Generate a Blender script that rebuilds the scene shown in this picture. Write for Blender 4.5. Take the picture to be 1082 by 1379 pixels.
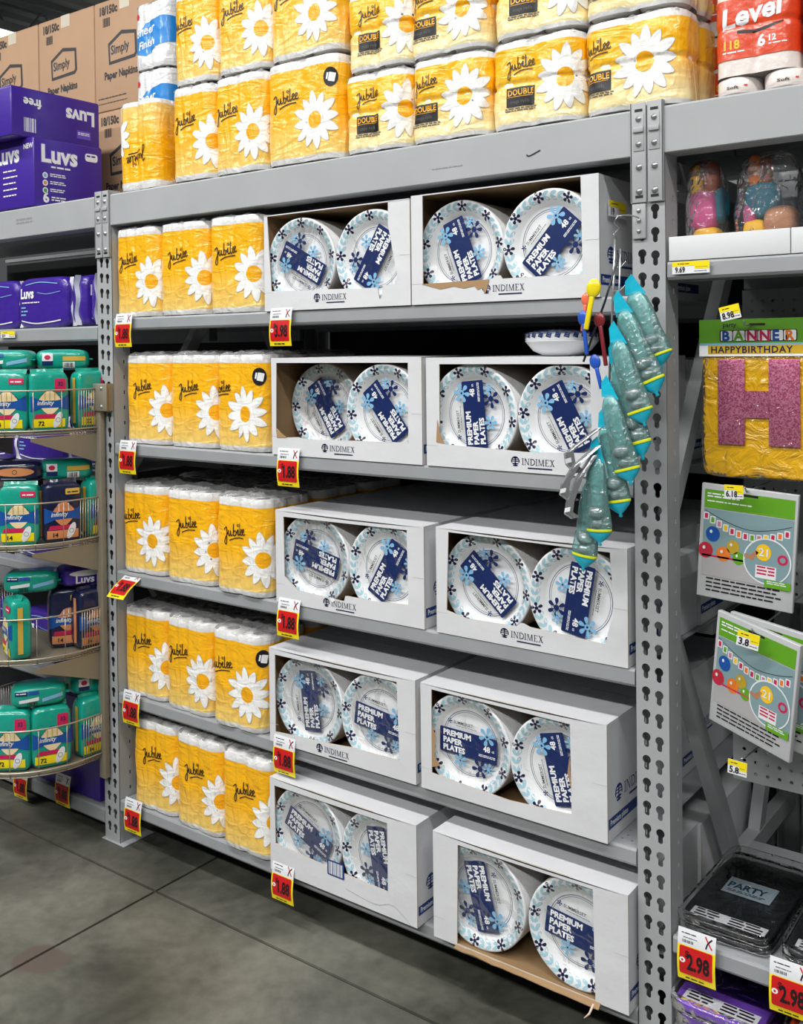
import bpy, bmesh, math, random
from mathutils import Vector, Matrix, noise
from mathutils.geometry import tessellate_polygon
S = bpy.context.scene
C = S.collection
for o in list(bpy.data.objects): bpy.data.objects.remove(o)
random.seed(7)
PI = math.pi
def R(d): return math.radians(d)

# ------------------------------------------------------------------ camera
FPX = 1366.14
cam = bpy.data.cameras.new('camera'); co = bpy.data.objects.new('camera', cam); C.objects.link(co)
yaw, pitch, roll = -.6415, -.0118, -.0115
cy, sy = math.cos(yaw), math.sin(yaw)
r0 = Vector((cy, -sy, 0)); f0 = Vector((sy, cy, 0)); u0 = Vector((0, 0, 1))
cp, sp = math.cos(pitch), math.sin(pitch)
fw = f0*cp + u0*sp; u1 = u0*cp - f0*sp
cr, sr = math.cos(roll), math.sin(roll)
rt = r0*cr + u1*sr; up = u1*cr - r0*sr
M = Matrix((rt, up, -fw)).transposed().to_4x4(); M.translation = (2.7998, -2.1082, 1.6309)
co.matrix_world = M
cam.sensor_fit = 'VERTICAL'; cam.sensor_height = 36; cam.sensor_width = 36
cam.lens = FPX/1379*36
cam.shift_y = -(689.5-486.9)/1379
cam.clip_start = .05; cam.clip_end = 100
S.camera = co

# ------------------------------------------------------------------ light
w = bpy.data.worlds.new('world'); S.world = w; w.use_nodes = True
w.node_tree.nodes['Background'].inputs[0].default_value = (.93, .97, 1, 1)
w.node_tree.nodes['Background'].inputs[1].default_value = .085
S.view_settings.view_transform = 'Standard'; S.view_settings.look = 'None'
S.view_settings.exposure = 0.0; S.view_settings.gamma = 1
def area(loc, rot, sx, sy_, e, col=(1, 1, 1)):
    l = bpy.data.lights.new('ceiling_lamp_light', 'AREA'); l.shape = 'RECTANGLE'; l.size = sx; l.size_y = sy_; l.energy = e; l.color = col
    o = bpy.data.objects.new('ceiling_lamp_light', l); C.objects.link(o); o.location = loc; o.rotation_euler = rot
    return o
# strip lamps run along the aisle under the ceiling
LAMPS = [(-2.6, -1.9), (.6, -1.9), (3.8, -1.9), (-2.6, -5.2), (.6, -5.2), (3.8, -5.2), (-2.6, 4.6), (.6, 4.6)]
for x, y in LAMPS: area((x, y, 4.72), (0, 0, 0), 2.4, .35, 88 if y > -3 else 165, (1, .985, .96))

# ------------------------------------------------------------------ materials
def lin(h):
    h = h.lstrip('#'); v = [int(h[i:i+2], 16)/255 for i in (0, 2, 4)]
    return tuple((c/12.92 if c <= .04045 else ((c+.055)/1.055)**2.4) for c in v)+(1,)
MC = {}
def mat(name, col, rough=.5, metal=0., bump=None, var=None, coat=0., spec=.5, emit=None):
    if name in MC: return MC[name]
    m = bpy.data.materials.new(name); m.use_nodes = True; nt = m.node_tree; N = nt.nodes; L = nt.links
    b = N['Principled BSDF']; c = lin(col) if isinstance(col, str) else col
    b.inputs['Base Color'].default_value = c; b.inputs['Roughness'].default_value = rough; b.inputs['Metallic'].default_value = metal
    b.inputs['Specular IOR Level'].default_value = spec
    b.inputs['Coat Weight'].default_value = coat; b.inputs['Coat Roughness'].default_value = .12
    if emit: b.inputs['Emission Color'].default_value = c; b.inputs['Emission Strength'].default_value = emit
    tc = N.new('ShaderNodeTexCoord')
    if bump:
        sc, st, di = bump[:3]
        n = N.new('ShaderNodeTexNoise'); n.inputs['Scale'].default_value = sc; n.inputs['Detail'].default_value = 4
        if len(bump) > 3: n.inputs['Distortion'].default_value = bump[3]
        L.new(tc.outputs['Object'], n.inputs['Vector'])
        bp = N.new('ShaderNodeBump'); bp.inputs['Strength'].default_value = st; bp.inputs['Distance'].default_value = di
        L.new(n.outputs['Fac'], bp.inputs['Height']); L.new(bp.outputs['Normal'], b.inputs['Normal'])
        if coat: L.new(bp.outputs['Normal'], b.inputs['Coat Normal'])
    if var:
        sc, amt = var
        n = N.new('ShaderNodeTexNoise'); n.inputs['Scale'].default_value = sc; n.inputs['Detail'].default_value = 6
        L.new(tc.outputs['Object'], n.inputs['Vector'])
        mr = N.new('ShaderNodeMapRange'); mr.inputs[1].default_value = .3; mr.inputs[2].default_value = .7
        mr.inputs[3].default_value = 1-amt; mr.inputs[4].default_value = 1+amt
        L.new(n.outputs['Fac'], mr.inputs[0])
        mx = N.new('ShaderNodeMix'); mx.data_type = 'RGBA'; mx.blend_type = 'MULTIPLY'; mx.inputs[0].default_value = 1
        mx.inputs[6].default_value = c; L.new(mr.outputs[0], mx.inputs[7]); L.new(mx.outputs[2], b.inputs['Base Color'])
    MC[name] = m; return m
def film(name, tint='#ffffff', base=.04, bump=(45, .6, .01), rough=.1, op=None, fres=1.):
    if name in MC: return MC[name]
    m = bpy.data.materials.new(name); m.use_nodes = True; nt = m.node_tree; N = nt.nodes; L = nt.links
    N.remove(N['Principled BSDF']); out = N['Material Output']
    tr = N.new('ShaderNodeBsdfTransparent'); tr.inputs[0].default_value = lin(tint)
    gl = N.new('ShaderNodeBsdfGlossy'); gl.inputs['Roughness'].default_value = rough
    mx = N.new('ShaderNodeMixShader'); fr = N.new('ShaderNodeFresnel'); fr.inputs[0].default_value = 1.45
    ad = N.new('ShaderNodeMath'); ad.operation = 'ADD'; ad.inputs[1].default_value = base; ad.use_clamp = True
    tc = N.new('ShaderNodeTexCoord'); n = N.new('ShaderNodeTexNoise'); n.inputs['Scale'].default_value = bump[0]; n.inputs['Distortion'].default_value = 1.5
    L.new(tc.outputs['Object'], n.inputs['Vector'])
    bp = N.new('ShaderNodeBump'); bp.inputs['Strength'].default_value = bump[1]; bp.inputs['Distance'].default_value = bump[2]
    L.new(n.outputs['Fac'], bp.inputs['Height']); L.new(bp.outputs['Normal'], gl.inputs['Normal']); L.new(bp.outputs['Normal'], fr.inputs['Normal'])
    sc_ = N.new('ShaderNodeMath'); sc_.operation = 'MULTIPLY'; sc_.inputs[1].default_value = fres
    L.new(fr.outputs[0], sc_.inputs[0]); L.new(sc_.outputs[0], ad.inputs[0]); L.new(ad.outputs[0], mx.inputs[0]); L.new(tr.outputs[0], mx.inputs[1]); L.new(gl.outputs[0], mx.inputs[2])
    last = mx
    if op:
        df = N.new('ShaderNodeBsdfDiffuse'); df.inputs[0].default_value = lin(op[0]); m2 = N.new('ShaderNodeMixShader'); m2.inputs[0].default_value = op[1]
        L.new(mx.outputs[0], m2.inputs[1]); L.new(df.outputs[0], m2.inputs[2]); last = m2
    L.new(last.outputs[0], out.inputs[0]); MC[name] = m; return m

GREY = mat('rack_grey_paint', '#a3a6a8', .42, 0, bump=(300, .08, .001), var=(6, .05))
GREYD = mat('shelf_grey_paint', '#94979a', .4, 0, bump=(200, .08, .001), var=(8, .06))
GALV = mat('bolt_steel', '#a9acac', .35, .6)
SHADE = mat('painted_shade', '#1b1d1e', .7, var=(3, .2))  # near-black colour standing for the shade deep in the bays
BLACK = mat('black_ink', '#0b0b0d', .45)
WHITE = mat('white_print', '#eef0f2', .4)
NAVY = mat('navy_print', '#0c245c', .35)
NAVYD = mat('dark_navy_print', '#0c1440', .35)
LBLUE = mat('light_blue_print', '#7fb6da', .4)
PALEB = mat('pale_blue_print', '#a3c9d6', .4)
CARD = mat('white_cardboard', '#d4d5d8', .6, bump=(14, .25, .01), var=(5, .04))
KRAFT = mat('kraft_cardboard', '#9a7c58', .8, bump=(40, .2, .004), var=(10, .1))
KRAFTL = mat('tan_cardboard', '#b99676', .75, bump=(60, .1, .003), var=(4, .04))
INKG = mat('charcoal_ink', '#3b3a3c', .6)

# ------------------------------------------------------------------ mesh helpers
class MB:
    def __init__(s): s.v = []; s.f = []; s.m = []; s.mats = []
    def mi(s, m):
        if m not in s.mats: s.mats.append(m)
        return s.mats.index(m)
    def add(s, vs, fs, m, smooth=False):
        b = len(s.v); k = s.mi(m); s.v += [tuple(v) for v in vs]
        for f in fs: s.f.append(tuple(b+i for i in f)); s.m.append((k, smooth))
        return s
    def box(s, x0, x1, y0, y1, z0, z1, m, bev=0):
        if bev:
            b = min(bev, (x1-x0)/2.01, (y1-y0)/2.01, (z1-z0)/2.01)
            bm = bmesh.new(); bmesh.ops.create_cube(bm, size=1)
            for v in bm.verts: v.co = Vector(((x0+x1)/2+v.co.x*(x1-x0), (y0+y1)/2+v.co.y*(y1-y0), (z0+z1)/2+v.co.z*(z1-z0)))
            bmesh.ops.bevel(bm, geom=bm.edges[:], offset=b, segments=2, profile=.6, affect='EDGES')
            bm.verts.index_update(); s.add([v.co for v in bm.verts], [[v.index for v in f.verts] for f in bm.faces], m, True); bm.free(); return s
        vs = [(x, y, z) for x in (x0, x1) for y in (y0, y1) for z in (z0, z1)]
        return s.add(vs, [(0, 1, 3, 2), (4, 6, 7, 5), (0, 4, 5, 1), (2, 3, 7, 6), (0, 2, 6, 4), (1, 5, 7, 3)], m)
    def tube(s, pts, r, m, n=8, closed=False):
        pts = [Vector(p) for p in pts]; vs = []; fs = []; k = len(pts)
        for i, p in enumerate(pts):
            a = pts[i-1] if (i or closed) else p; b = pts[(i+1) % k] if (i < k-1 or closed) else p
            t = (b-a).normalized(); u = t.cross(Vector((0, 0, 1)))
            if u.length < .2: u = t.cross(Vector((0, 1, 0)))
            u.normalize(); v = t.cross(u); rr = r[i] if isinstance(r, (list, tuple)) else r
            for j in range(n):
                a_ = 2*PI*j/n; vs.append(p+u*math.cos(a_)*rr+v*math.sin(a_)*rr)
        for i in range(k if closed else k-1):
            for j in range(n):
                a = i*n+j; b = i*n+(j+1) % n; c = ((i+1) % k)*n+(j+1) % n; d = ((i+1) % k)*n+j; fs.append((a, b, c, d))
        if not closed: fs += [tuple(range(n))[::-1], tuple(range((k-1)*n, k*n))]
        return s.add(vs, fs, m, True)
    def lathe(s, prof, m, n=48, axis='Z', o=(0, 0, 0), smooth=True):
        vs = []; fs = []; k = len(prof); ms = m if isinstance(m, list) else None
        for i in range(n):
            a = 2*PI*i/n; c, d = math.cos(a), math.sin(a)
            for r, h in prof:
                p = (r*c, r*d, h) if axis == 'Z' else ((r*c, h, r*d) if axis == 'Y' else (h, r*c, r*d))
                vs.append((p[0]+o[0], p[1]+o[1], p[2]+o[2]))
        for i in range(n):
            for j in range(k-1):
                q = (i*k+j, ((i+1) % n)*k+j, ((i+1) % n)*k+j+1, i*k+j+1)
                fs.append(q)
        return s.add(vs, fs, m, smooth)
    def prism(s, prof, x0, x1, m, axis='X', smooth=False):
        n = len(prof); P = (lambda a, b, t: (t, a, b)) if axis == 'X' else ((lambda a, b, t: (a, t, b)) if axis == 'Y' else (lambda a, b, t: (a, b, t)))
        vs = [P(a, b, x0) for a, b in prof]+[P(a, b, x1) for a, b in prof]
        fs = [(i, (i+1) % n, n+(i+1) % n, n+i) for i in range(n)]
        tri = tessellate_polygon([[Vector((a, b, 0)) for a, b in prof]])
        fs += [tuple(t) for t in tri]+[tuple(i+n for i in t)[::-1] for t in tri]
        return s.add(vs, fs, m, smooth)
    def dec(s, D, fn, cell=None, smooth=True):
        for (vs, fs, m, lay) in D:
            if cell: vs, fs = refine(vs, fs, cell)
            s.add([fn(x, y, lay) for x, y in vs], fs, m, smooth)
        return s
    def grid(s, nu, nv, fn, m, smooth=True, closed=False):
        vs = [fn(i/(nu), j/(nv)) for j in range(nv+1) for i in range(nu + (0 if closed else 1))]; W = nu+(0 if closed else 1)
        fs = [(j*W+i, j*W+(i+1) % W, (j+1)*W+(i+1) % W, (j+1)*W+i) for j in range(nv) for i in range(nu)]
        return s.add(vs, fs, m, smooth)
    def mesh(s, name):
        me = bpy.data.meshes.new(name); me.from_pydata([tuple(v) for v in s.v], [], s.f)
        for m in s.mats: me.materials.append(m)
        for p, (k, sm) in zip(me.polygons, s.m): p.material_index = k; p.use_smooth = sm
        me.validate(clean_customdata=False); return me
    def build(s, name, parent=None, loc=None, recalc=True):
        me = s.mesh(name)
        if recalc:
            bm = bmesh.new(); bm.from_mesh(me); bmesh.ops.recalc_face_normals(bm, faces=bm.faces); bm.to_mesh(me); bm.free()
        o = bpy.data.objects.new(name, me); C.objects.link(o); o.parent = parent
        if loc: o.location = loc
        return o
def tag(o, label=None, cat=None, group=None, kind=None):
    if label: o['label'] = label
    if cat: o['category'] = cat
    if group: o['group'] = group
    if kind: o['kind'] = kind
    return o
def empty(name, loc=(0, 0, 0), rot=(0, 0, 0)):
    o = bpy.data.objects.new(name, None); C.objects.link(o); o.location = loc; o.rotation_euler = rot; o.empty_display_size = .05; return o
def clone(o, parent=None):
    c = o.copy(); C.objects.link(c)
    if parent is not None: c.parent = parent
    for ch in [x for x in KIDS.get(o.name, ())]: clone(ch, c)
    KIDS[c.name] = [x for x in bpy.data.objects if x.parent == c] if KIDS.get(o.name) else []
    return c
KIDS = {}
def seal(o):
    KIDS[o.name] = [x for x in bpy.data.objects if x.parent == o]
    for k in KIDS[o.name]: seal(k)
    return o

# ------------------------------------------------------------------ 2D shapes for print: lists of (verts, faces, material, layer)
def poly(pts, m, lay=1):
    t = tessellate_polygon([[Vector((x, y, 0)) for x, y in pts]]); return [(list(pts), [tuple(a) for a in t], m, lay)]
def rect(x0, y0, x1, y1, m, lay=1, r=0):
    if not r: return poly([(x0, y0), (x1, y0), (x1, y1), (x0, y1)], m, lay)
    P = []
    for cx, cy_, a0 in ((x1-r, y1-r, 0), (x0+r, y1-r, 90), (x0+r, y0+r, 180), (x1-r, y0+r, 270)):
        for k in range(6): a = R(a0+18*k); P.append((cx+r*math.cos(a), cy_+r*math.sin(a)))
    return poly(P, m, lay)
def ell(cx, cy_, a, b, m, lay=1, rot=0, n=20):
    c, s_ = math.cos(rot), math.sin(rot); P = []
    for k in range(n):
        t = 2*PI*k/n; x, y = a*math.cos(t), b*math.sin(t); P.append((cx+x*c-y*s_, cy_+x*s_+y*c))
    return [(P, [tuple(range(n))], m, lay)]
def ring(cx, cy_, r0_, r1, m, lay=1, n=64, a0=0, a1=2*PI):
    P = []; F = []
    for k in range(n+1):
        t = a0+(a1-a0)*k/n; P += [(cx+r0_*math.cos(t), cy_+r0_*math.sin(t)), (cx+r1*math.cos(t), cy_+r1*math.sin(t))]
    return [(P, [(2*k, 2*k+1, 2*k+3, 2*k+2) for k in range(n)], m, lay)]
def flower(cx, cy_, r, m, lay=1, n=5, rot=0, fat=.24, eye=None):
    D = []
    for k in range(n):
        a = rot+2*PI*k/n
        P = []
        for j in range(14):
            t = 2*PI*j/14; rr = .34*r*math.cos(t); q = fat*r*math.sin(t)*(1+.45*math.cos(t))
            P.append((.62*r+rr, q))
        P = [(cx+x*math.cos(a)-y*math.sin(a), cy_+x*math.sin(a)+y*math.cos(a)) for x, y in P]
        D += [(P, [tuple(range(14))], m, lay)]
    D += ell(cx, cy_, .3*r, .3*r, m, lay, n=10)
    if eye: D += ell(cx, cy_, .12*r, .12*r, eye, lay+1, n=8)
    return D
def ribbon(pts, wd, m, lay=1, closed=False, sub=5):
    P = [Vector((x, y)) for x, y in pts]; Q = []
    n = len(P)
    for i in range(n-1):
        p0 = P[max(i-1, 0)]; p1 = P[i]; p2 = P[i+1]; p3 = P[min(i+2, n-1)]
        for k in range(sub):
            t = k/sub; Q.append(.5*((2*p1)+(p2-p0)*t+(2*p0-5*p1+4*p2-p3)*t*t+(3*p1-p0-3*p2+p3)*t**3))
    Q.append(P[-1]); V = []; F = []
    for i, q in enumerate(Q):
        t = (Q[min(i+1, len(Q)-1)]-Q[max(i-1, 0)]); t = t.normalized() if t.length else Vector((1, 0)); nn = Vector((-t.y, t.x))*wd/2
        V += [(q.x+nn.x, q.y+nn.y), (q.x-nn.x, q.y-nn.y)]
    F = [(2*i, 2*i+1, 2*i+3, 2*i+2) for i in range(len(Q)-1)]
    return [(V, F, m, lay)]
TX = {}
def text(s, size, m, x=0, y=0, lay=2, bold=0, rot=0, align='LEFT', sx=1, shear=0, space=1):
    k = (s, bold, align, shear, space)
    if k not in TX:
        cu = bpy.data.curves.new('t', 'FONT'); cu.body = s; cu.size = 1; cu.resolution_u = 2; cu.align_x = align; cu.offset = bold; cu.shear = shear; cu.space_character = space
        cu.fill_mode = 'FRONT'; o = bpy.data.objects.new('t', cu); C.objects.link(o)
        me = bpy.data.meshes.new_from_object(o); TX[k] = ([(v.co.x, v.co.y) for v in me.vertices], [tuple(p.vertices) for p in me.polygons])
        bpy.data.objects.remove(o); bpy.data.curves.remove(cu); bpy.data.meshes.remove(me)
    V, F = TX[k]; c, s_ = math.cos(rot), math.sin(rot)
    return [([(x+(a*sx*c-b*s_)*size, y+(a*sx*s_+b*c)*size) for a, b in V], F, m, lay)]
def xf(D, x=0, y=0, rot=0, sc=1, lay=0):
    c, s_ = math.cos(rot)*sc, math.sin(rot)*sc
    return [([(x+a*c-b*s_, y+a*s_+b*c) for a, b in V], F, m, l+lay) for V, F, m, l in D]
def clip(D, x0, y0, x1, y1):
    out = []
    for V, F, m, l in D:
        bm = bmesh.new(); vs = [bm.verts.new((a, b, 0)) for a, b in V]
        for f in F:
            try: bm.faces.new([vs[i] for i in f])
            except ValueError: pass
        for co_, no in (((x0, 0, 0), (-1, 0, 0)), ((x1, 0, 0), (1, 0, 0)), ((0, y0, 0), (0, -1, 0)), ((0, y1, 0), (0, 1, 0))):
            bmesh.ops.bisect_plane(bm, geom=bm.verts[:]+bm.edges[:]+bm.faces[:], plane_co=co_, plane_no=no, clear_outer=True)
        bm.verts.index_update()
        if bm.faces: out.append(([(v.co.x, v.co.y) for v in bm.verts], [tuple(v.index for v in f.verts) for f in bm.faces], m, l))
        bm.free()
    return out
def refine(V, F, cell):
    bm = bmesh.new(); vs = [bm.verts.new((a, b, 0)) for a, b in V]
    for f in F:
        try: bm.faces.new([vs[i] for i in f])
        except ValueError: pass
    xs = [a for a, b in V]; ys = [b for a, b in V]
    for ax, lo, hi in ((0, min(xs), max(xs)), (1, min(ys), max(ys))):
        k = math.floor(lo/cell)+1
        while k*cell < hi:
            p = (k*cell, 0, 0) if ax == 0 else (0, k*cell, 0); n = (1, 0, 0) if ax == 0 else (0, 1, 0)
            bmesh.ops.bisect_plane(bm, geom=bm.verts[:]+bm.edges[:]+bm.faces[:], plane_co=p, plane_no=n); k += 1
    bm.verts.index_update(); r = ([(v.co.x, v.co.y) for v in bm.verts], [tuple(v.index for v in f.verts) for f in bm.faces]); bm.free(); return r
def fill2d(outer, holes, th):
    """sheet with real holes in the plane (a,b), thickness th along c; returns verts (a,b,c), faces"""
    cu = bpy.data.curves.new('f', 'CURVE'); cu.dimensions = '2D'; cu.fill_mode = 'BOTH'; cu.extrude = th/2
    for loop in [outer]+list(holes):
        sp_ = cu.splines.new('POLY'); sp_.points.add(len(loop)-1); sp_.use_cyclic_u = True
        for p, (a, b) in zip(sp_.points, loop): p.co = (a, b, 0, 1)
    o = bpy.data.objects.new('f', cu); C.objects.link(o); me = bpy.data.meshes.new_from_object(o)
    r = ([tuple(v.co) for v in me.vertices], [tuple(p.vertices) for p in me.polygons])
    bpy.data.objects.remove(o); bpy.data.curves.remove(cu); bpy.data.meshes.remove(me); return r
LS = .0003
def on_front(y): return lambda a, b, l: (a, y-LS*l, b)          # faces -Y, read from the aisle
def on_side(x): return lambda a, b, l: (x+LS*l, a, b)            # faces +X, a runs to the back
def on_top(z): return lambda a, b, l: (a, b, z+LS*l)
SERIF = {'I': [[(.0, 0), (.34, 0), (.34, .06), (0, .06)], [(.11, 0), (.23, 0), (.23, 1), (.11, 1)], [(0, .94), (.34, .94), (.34, 1), (0, 1)]],
 'N': [[(.1, 0), (.17, 0), (.17, 1), (.1, 1)], [(.08, 1), (.24, 1), (.8, 0), (.68, 0)], [(.72, 0), (.79, 0), (.79, 1), (.72, 1)], [(0, 0), (.27, 0), (.27, .05), (0, .05)], [(.62, .95), (.9, .95), (.9, 1), (.62, 1)], [(0, .95), (.2, .95), (.2, 1), (0, 1)]],
 'M': [[(.1, 0), (.16, 0), (.16, 1), (.1, 1)], [(.1, 1), (.24, 1), (.56, 0), (.48, 0)], [(.48, 0), (.56, 0), (.9, 1), (.82, 1)], [(.84, 0), (.97, 0), (.97, 1), (.84, 1)], [(0, 0), (.27, 0), (.27, .05), (0, .05)], [(.75, 0), (1.06, 0), (1.06, .05), (.75, .05)]],
 'E': [[(.1, 0), (.22, 0), (.22, 1), (.1, 1)], [(0, 0), (.68, 0), (.68, .06), (0, .06)], [(0, .94), (.66, .94), (.66, 1), (0, 1)], [(.1, .48), (.5, .48), (.5, .54), (.1, .54)], [(.62, 0), (.68, 0), (.7, .22), (.65, .2)], [(.6, 1), (.66, 1), (.67, .78), (.62, .8)]],
 'X': [[(.08, 1), (.24, 1), (.76, 0), (.6, 0)], [(.6, 1), (.68, 1), (.18, 0), (.1, 0)], [(0, 0), (.3, 0), (.3, .05), (0, .05)], [(.5, 0), (.84, 0), (.84, .05), (.5, .05)], [(0, .95), (.32, .95), (.32, 1), (0, 1)], [(.5, .95), (.8, .95), (.8, 1), (.5, 1)]],
 'D': [[(.1, 0), (.22, 0), (.22, 1), (.1, 1)], [(0, 0), (.4, 0), (.4, .06), (0, .06)], [(0, .94), (.4, .94), (.4, 1), (0, 1)]]}
ADV = {'I': .45, 'N': 1.0, 'D': .95, 'M': 1.18, 'E': .82, 'X': .9}
def serif(s, size, m, x=0, y=0, lay=1):
    D = []; cx = x
    for ch in s:
        for P in SERIF[ch]: D += poly([(cx+a*size, y+b*size) for a, b in P], m, lay)
        if ch == 'D': D += xf(ring(0, 0, .38, .5, m, lay, 16, -PI/2, PI/2), cx+.36*size, y+.5*size, 0, size)
        cx += ADV[ch]*size
    return D
def logo(x, y, h=.0155, m=None):
    m = m or NAVYD; D = []
    r = h*.75; D += ring(x, y+h*.5, r*.78, r, m, 1, 24, R(-20), R(200))
    for k, (wd, yy) in enumerate(((.55, 1.0), (.85, .75), (.95, .5))): D += rect(x-r*wd*.8, y+h*(yy-.06), x+r*wd*.8, y+h*(yy+.05), m)
    D += rect(x-r*.12, y-h*.15, x+r*.12, y+h*1.1, m); D += ell(x, y-h*.15, r*.6, r*.16, m); D += ell(x, y+h*.12, r*.75, r*.14, m)
    D += serif('INDIMEX', h, m, x+h*1.15, y)
    D += rect(x+h*2.2, y-h*.55, x+h*6.4, y-h*.35, m)
    return D
# handwriting "Jubilee": unit = x-height
J = [([(-.35, 1.15), (-.05, 1.35), (.3, 1.5), (.32, 1.2), (.2, .2), (.1, -.7), (-.1, -1.25), (-.35, -1.25), (-.42, -.85), (-.1, -.2), (.35, .35), (.62, .8), (.7, .95), (.62, .4), (.75, .05), (1.0, .2), (1.2, .9), (1.18, .3), (1.32, .02), (1.55, .2)], .17),
     ([(1.95, 1.95), (1.82, 1.1), (1.72, .15), (1.95, -.02), (2.25, .25), (2.2, .72), (1.9, .75), (1.78, .4)], .17),
     ([(2.25, .3), (2.55, .75), (2.72, .95), (2.6, .25), (2.75, .02), (3.0, .2)], .17),
     ([(3.28, 1.95), (3.15, 1.0), (3.08, .2), (3.25, .0), (3.5, .2), (3.8, .5), (4.02, .8), (3.85, 1.0), (3.62, .7), (3.62, .25), (3.82, .02), (4.15, .15)], .17),
     ([(4.15, .3), (4.45, .55), (4.6, .82), (4.42, 1.0), (4.2, .7), (4.2, .25), (4.42, .02), (4.8, .2)], .17),
     ([(.75, -.75), (1.6, -.5), (2.8, -.42), (4.2, -.5)], .16)]
def jubilee(x, y, s, m=None, rot=R(7)):
    m = m or BLACK; D = []
    for P, wd in J: D += ribbon(P, wd, m, 3)
    D += ring(2.78, 1.6, .13, .24, m, 3, 12)
    return xf(D, x, y, rot, s)
PET = mat('daisy_white', '#f4f4f2', .35, coat=.4); PEDGE = mat('daisy_outline', '#b9b3a6', .5); EYE = mat('daisy_yellow', '#f3ad0c', .35, coat=.4)
def daisy(x, y, r, n=12, rot=.1):
    D = []
    for k in range(n):
        a = rot+2*PI*k/n; L_ = r*(1 if k % 2 else .93)
        for q, (mm, lay, g) in enumerate(((PEDGE, 1, .022), (PET, 2, 0))):
            P = []
            for j in range(16):
                t = 2*PI*j/16; ra = (.345+g*.6)*L_*math.cos(t); b = (.15+g)*r*math.sin(t)*(1-.12*math.cos(t))*(1 if math.cos(t) < .3 else 1-.35*(math.cos(t)-.3)); P.append((.66*L_+ra, b))
            D += xf([(P, [tuple(range(16))], mm, lay)], x, y, a)
    D += ell(x, y, .42*r, .42*r, PET, 2, n=24); D += ell(x, y, .29*r, .29*r, EYE, 3, n=28)
    return D
def barcode(x0, y0, x1, y1, m, lay=2, n=9):
    D = []; w_ = (x1-x0)/n
    for k in range(n): D += rect(x0+k*w_, y0, x0+k*w_+w_*(.35+.35*((k*7) % 3)/2), y1, m, lay)
    return D
def smallprint(x0, y0, x1, n, dy, m, lay=2, seed=1):
    rr = random.Random(seed); D = []
    for k in range(n):
        x = x0
        while x < x1-dy:
            l_ = dy*(1+2.5*rr.random()); D += rect(x, y0-k*dy, min(x+l_, x1), y0-k*dy+dy*.5, m, lay); x += l_+dy*.4
    return D


# ------------------------------------------------------------------ the setting
CONC = bpy.data.materials.new('polished_concrete'); CONC.use_nodes = True
def concrete():
    nt = CONC.node_tree; N = nt.nodes; L = nt.links; b = N['Principled BSDF']; tc = N.new('ShaderNodeTexCoord')
    n1 = N.new('ShaderNodeTexNoise'); n1.inputs['Scale'].default_value = 1.6; n1.inputs['Detail'].default_value = 9; n1.inputs['Roughness'].default_value = .62; n1.inputs['Distortion'].default_value = .6
    n2 = N.new('ShaderNodeTexNoise'); n2.inputs['Scale'].default_value = 26; n2.inputs['Detail'].default_value = 6
    cr_ = N.new('ShaderNodeValToRGB'); e = cr_.color_ramp.elements
    e[0].position = .36; e[0].color = lin('#3c3d37'); e[1].position = .66; e[1].color = lin('#74746a')
    mx = N.new('ShaderNodeMix'); mx.data_type = 'RGBA'; mx.blend_type = 'MULTIPLY'; mx.inputs[0].default_value = .5
    c2 = N.new('ShaderNodeValToRGB'); e = c2.color_ramp.elements; e[0].position = .3; e[0].color = (.55, .55, .55, 1); e[1].position = .6; e[1].color = (1, 1, 1, 1)
    # brown wear patch beside the joint and dark specks
    n3 = N.new('ShaderNodeTexNoise'); n3.inputs['Scale'].default_value = 7; n3.inputs['Detail'].default_value = 8
    gr = N.new('ShaderNodeVectorMath'); gr.operation = 'DISTANCE'; gr.inputs[1].default_value = (.38, -.52, 0)
    ms = N.new('ShaderNodeMapRange'); ms.inputs[1].default_value = .04; ms.inputs[2].default_value = .15; ms.inputs[3].default_value = 1; ms.inputs[4].default_value = 0
    mm = N.new('ShaderNodeMath'); mm.operation = 'MULTIPLY'; th = N.new('ShaderNodeMapRange'); th.inputs[1].default_value = .33; th.inputs[2].default_value = .4
    m3 = N.new('ShaderNodeMix'); m3.data_type = 'RGBA'; m3.inputs[7].default_value = lin('#5a514b')
    L.new(tc.outputs['Object'], n1.inputs['Vector']); L.new(tc.outputs['Object'], n2.inputs['Vector']); L.new(tc.outputs['Object'], n3.inputs['Vector']); L.new(tc.outputs['Object'], gr.inputs[0])
    L.new(n1.outputs['Fac'], cr_.inputs[0]); L.new(n2.outputs['Fac'], c2.inputs[0]); L.new(cr_.outputs[0], mx.inputs[6]); L.new(c2.outputs[0], mx.inputs[7])
    L.new(gr.outputs['Value'], ms.inputs[0]); L.new(ms.outputs[0], mm.inputs[0]); L.new(n3.outputs['Fac'], mm.inputs[1]); L.new(mm.outputs[0], th.inputs[0]); L.new(th.outputs[0], m3.inputs[0])
    L.new(mx.outputs[2], m3.inputs[6]); L.new(m3.outputs[2], b.inputs['Base Color'])
    mr = N.new('ShaderNodeMapRange'); mr.inputs[3].default_value = .28; mr.inputs[4].default_value = .6; L.new(n1.outputs['Fac'], mr.inputs[0]); L.new(mr.outputs[0], b.inputs['Roughness'])
    bp = N.new('ShaderNodeBump'); bp.inputs['Strength'].default_value = .1; bp.inputs['Distance'].default_value = .004; L.new(n2.outputs['Fac'], bp.inputs['Height']); L.new(bp.outputs['Normal'], b.inputs['Normal'])
concrete()
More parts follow.
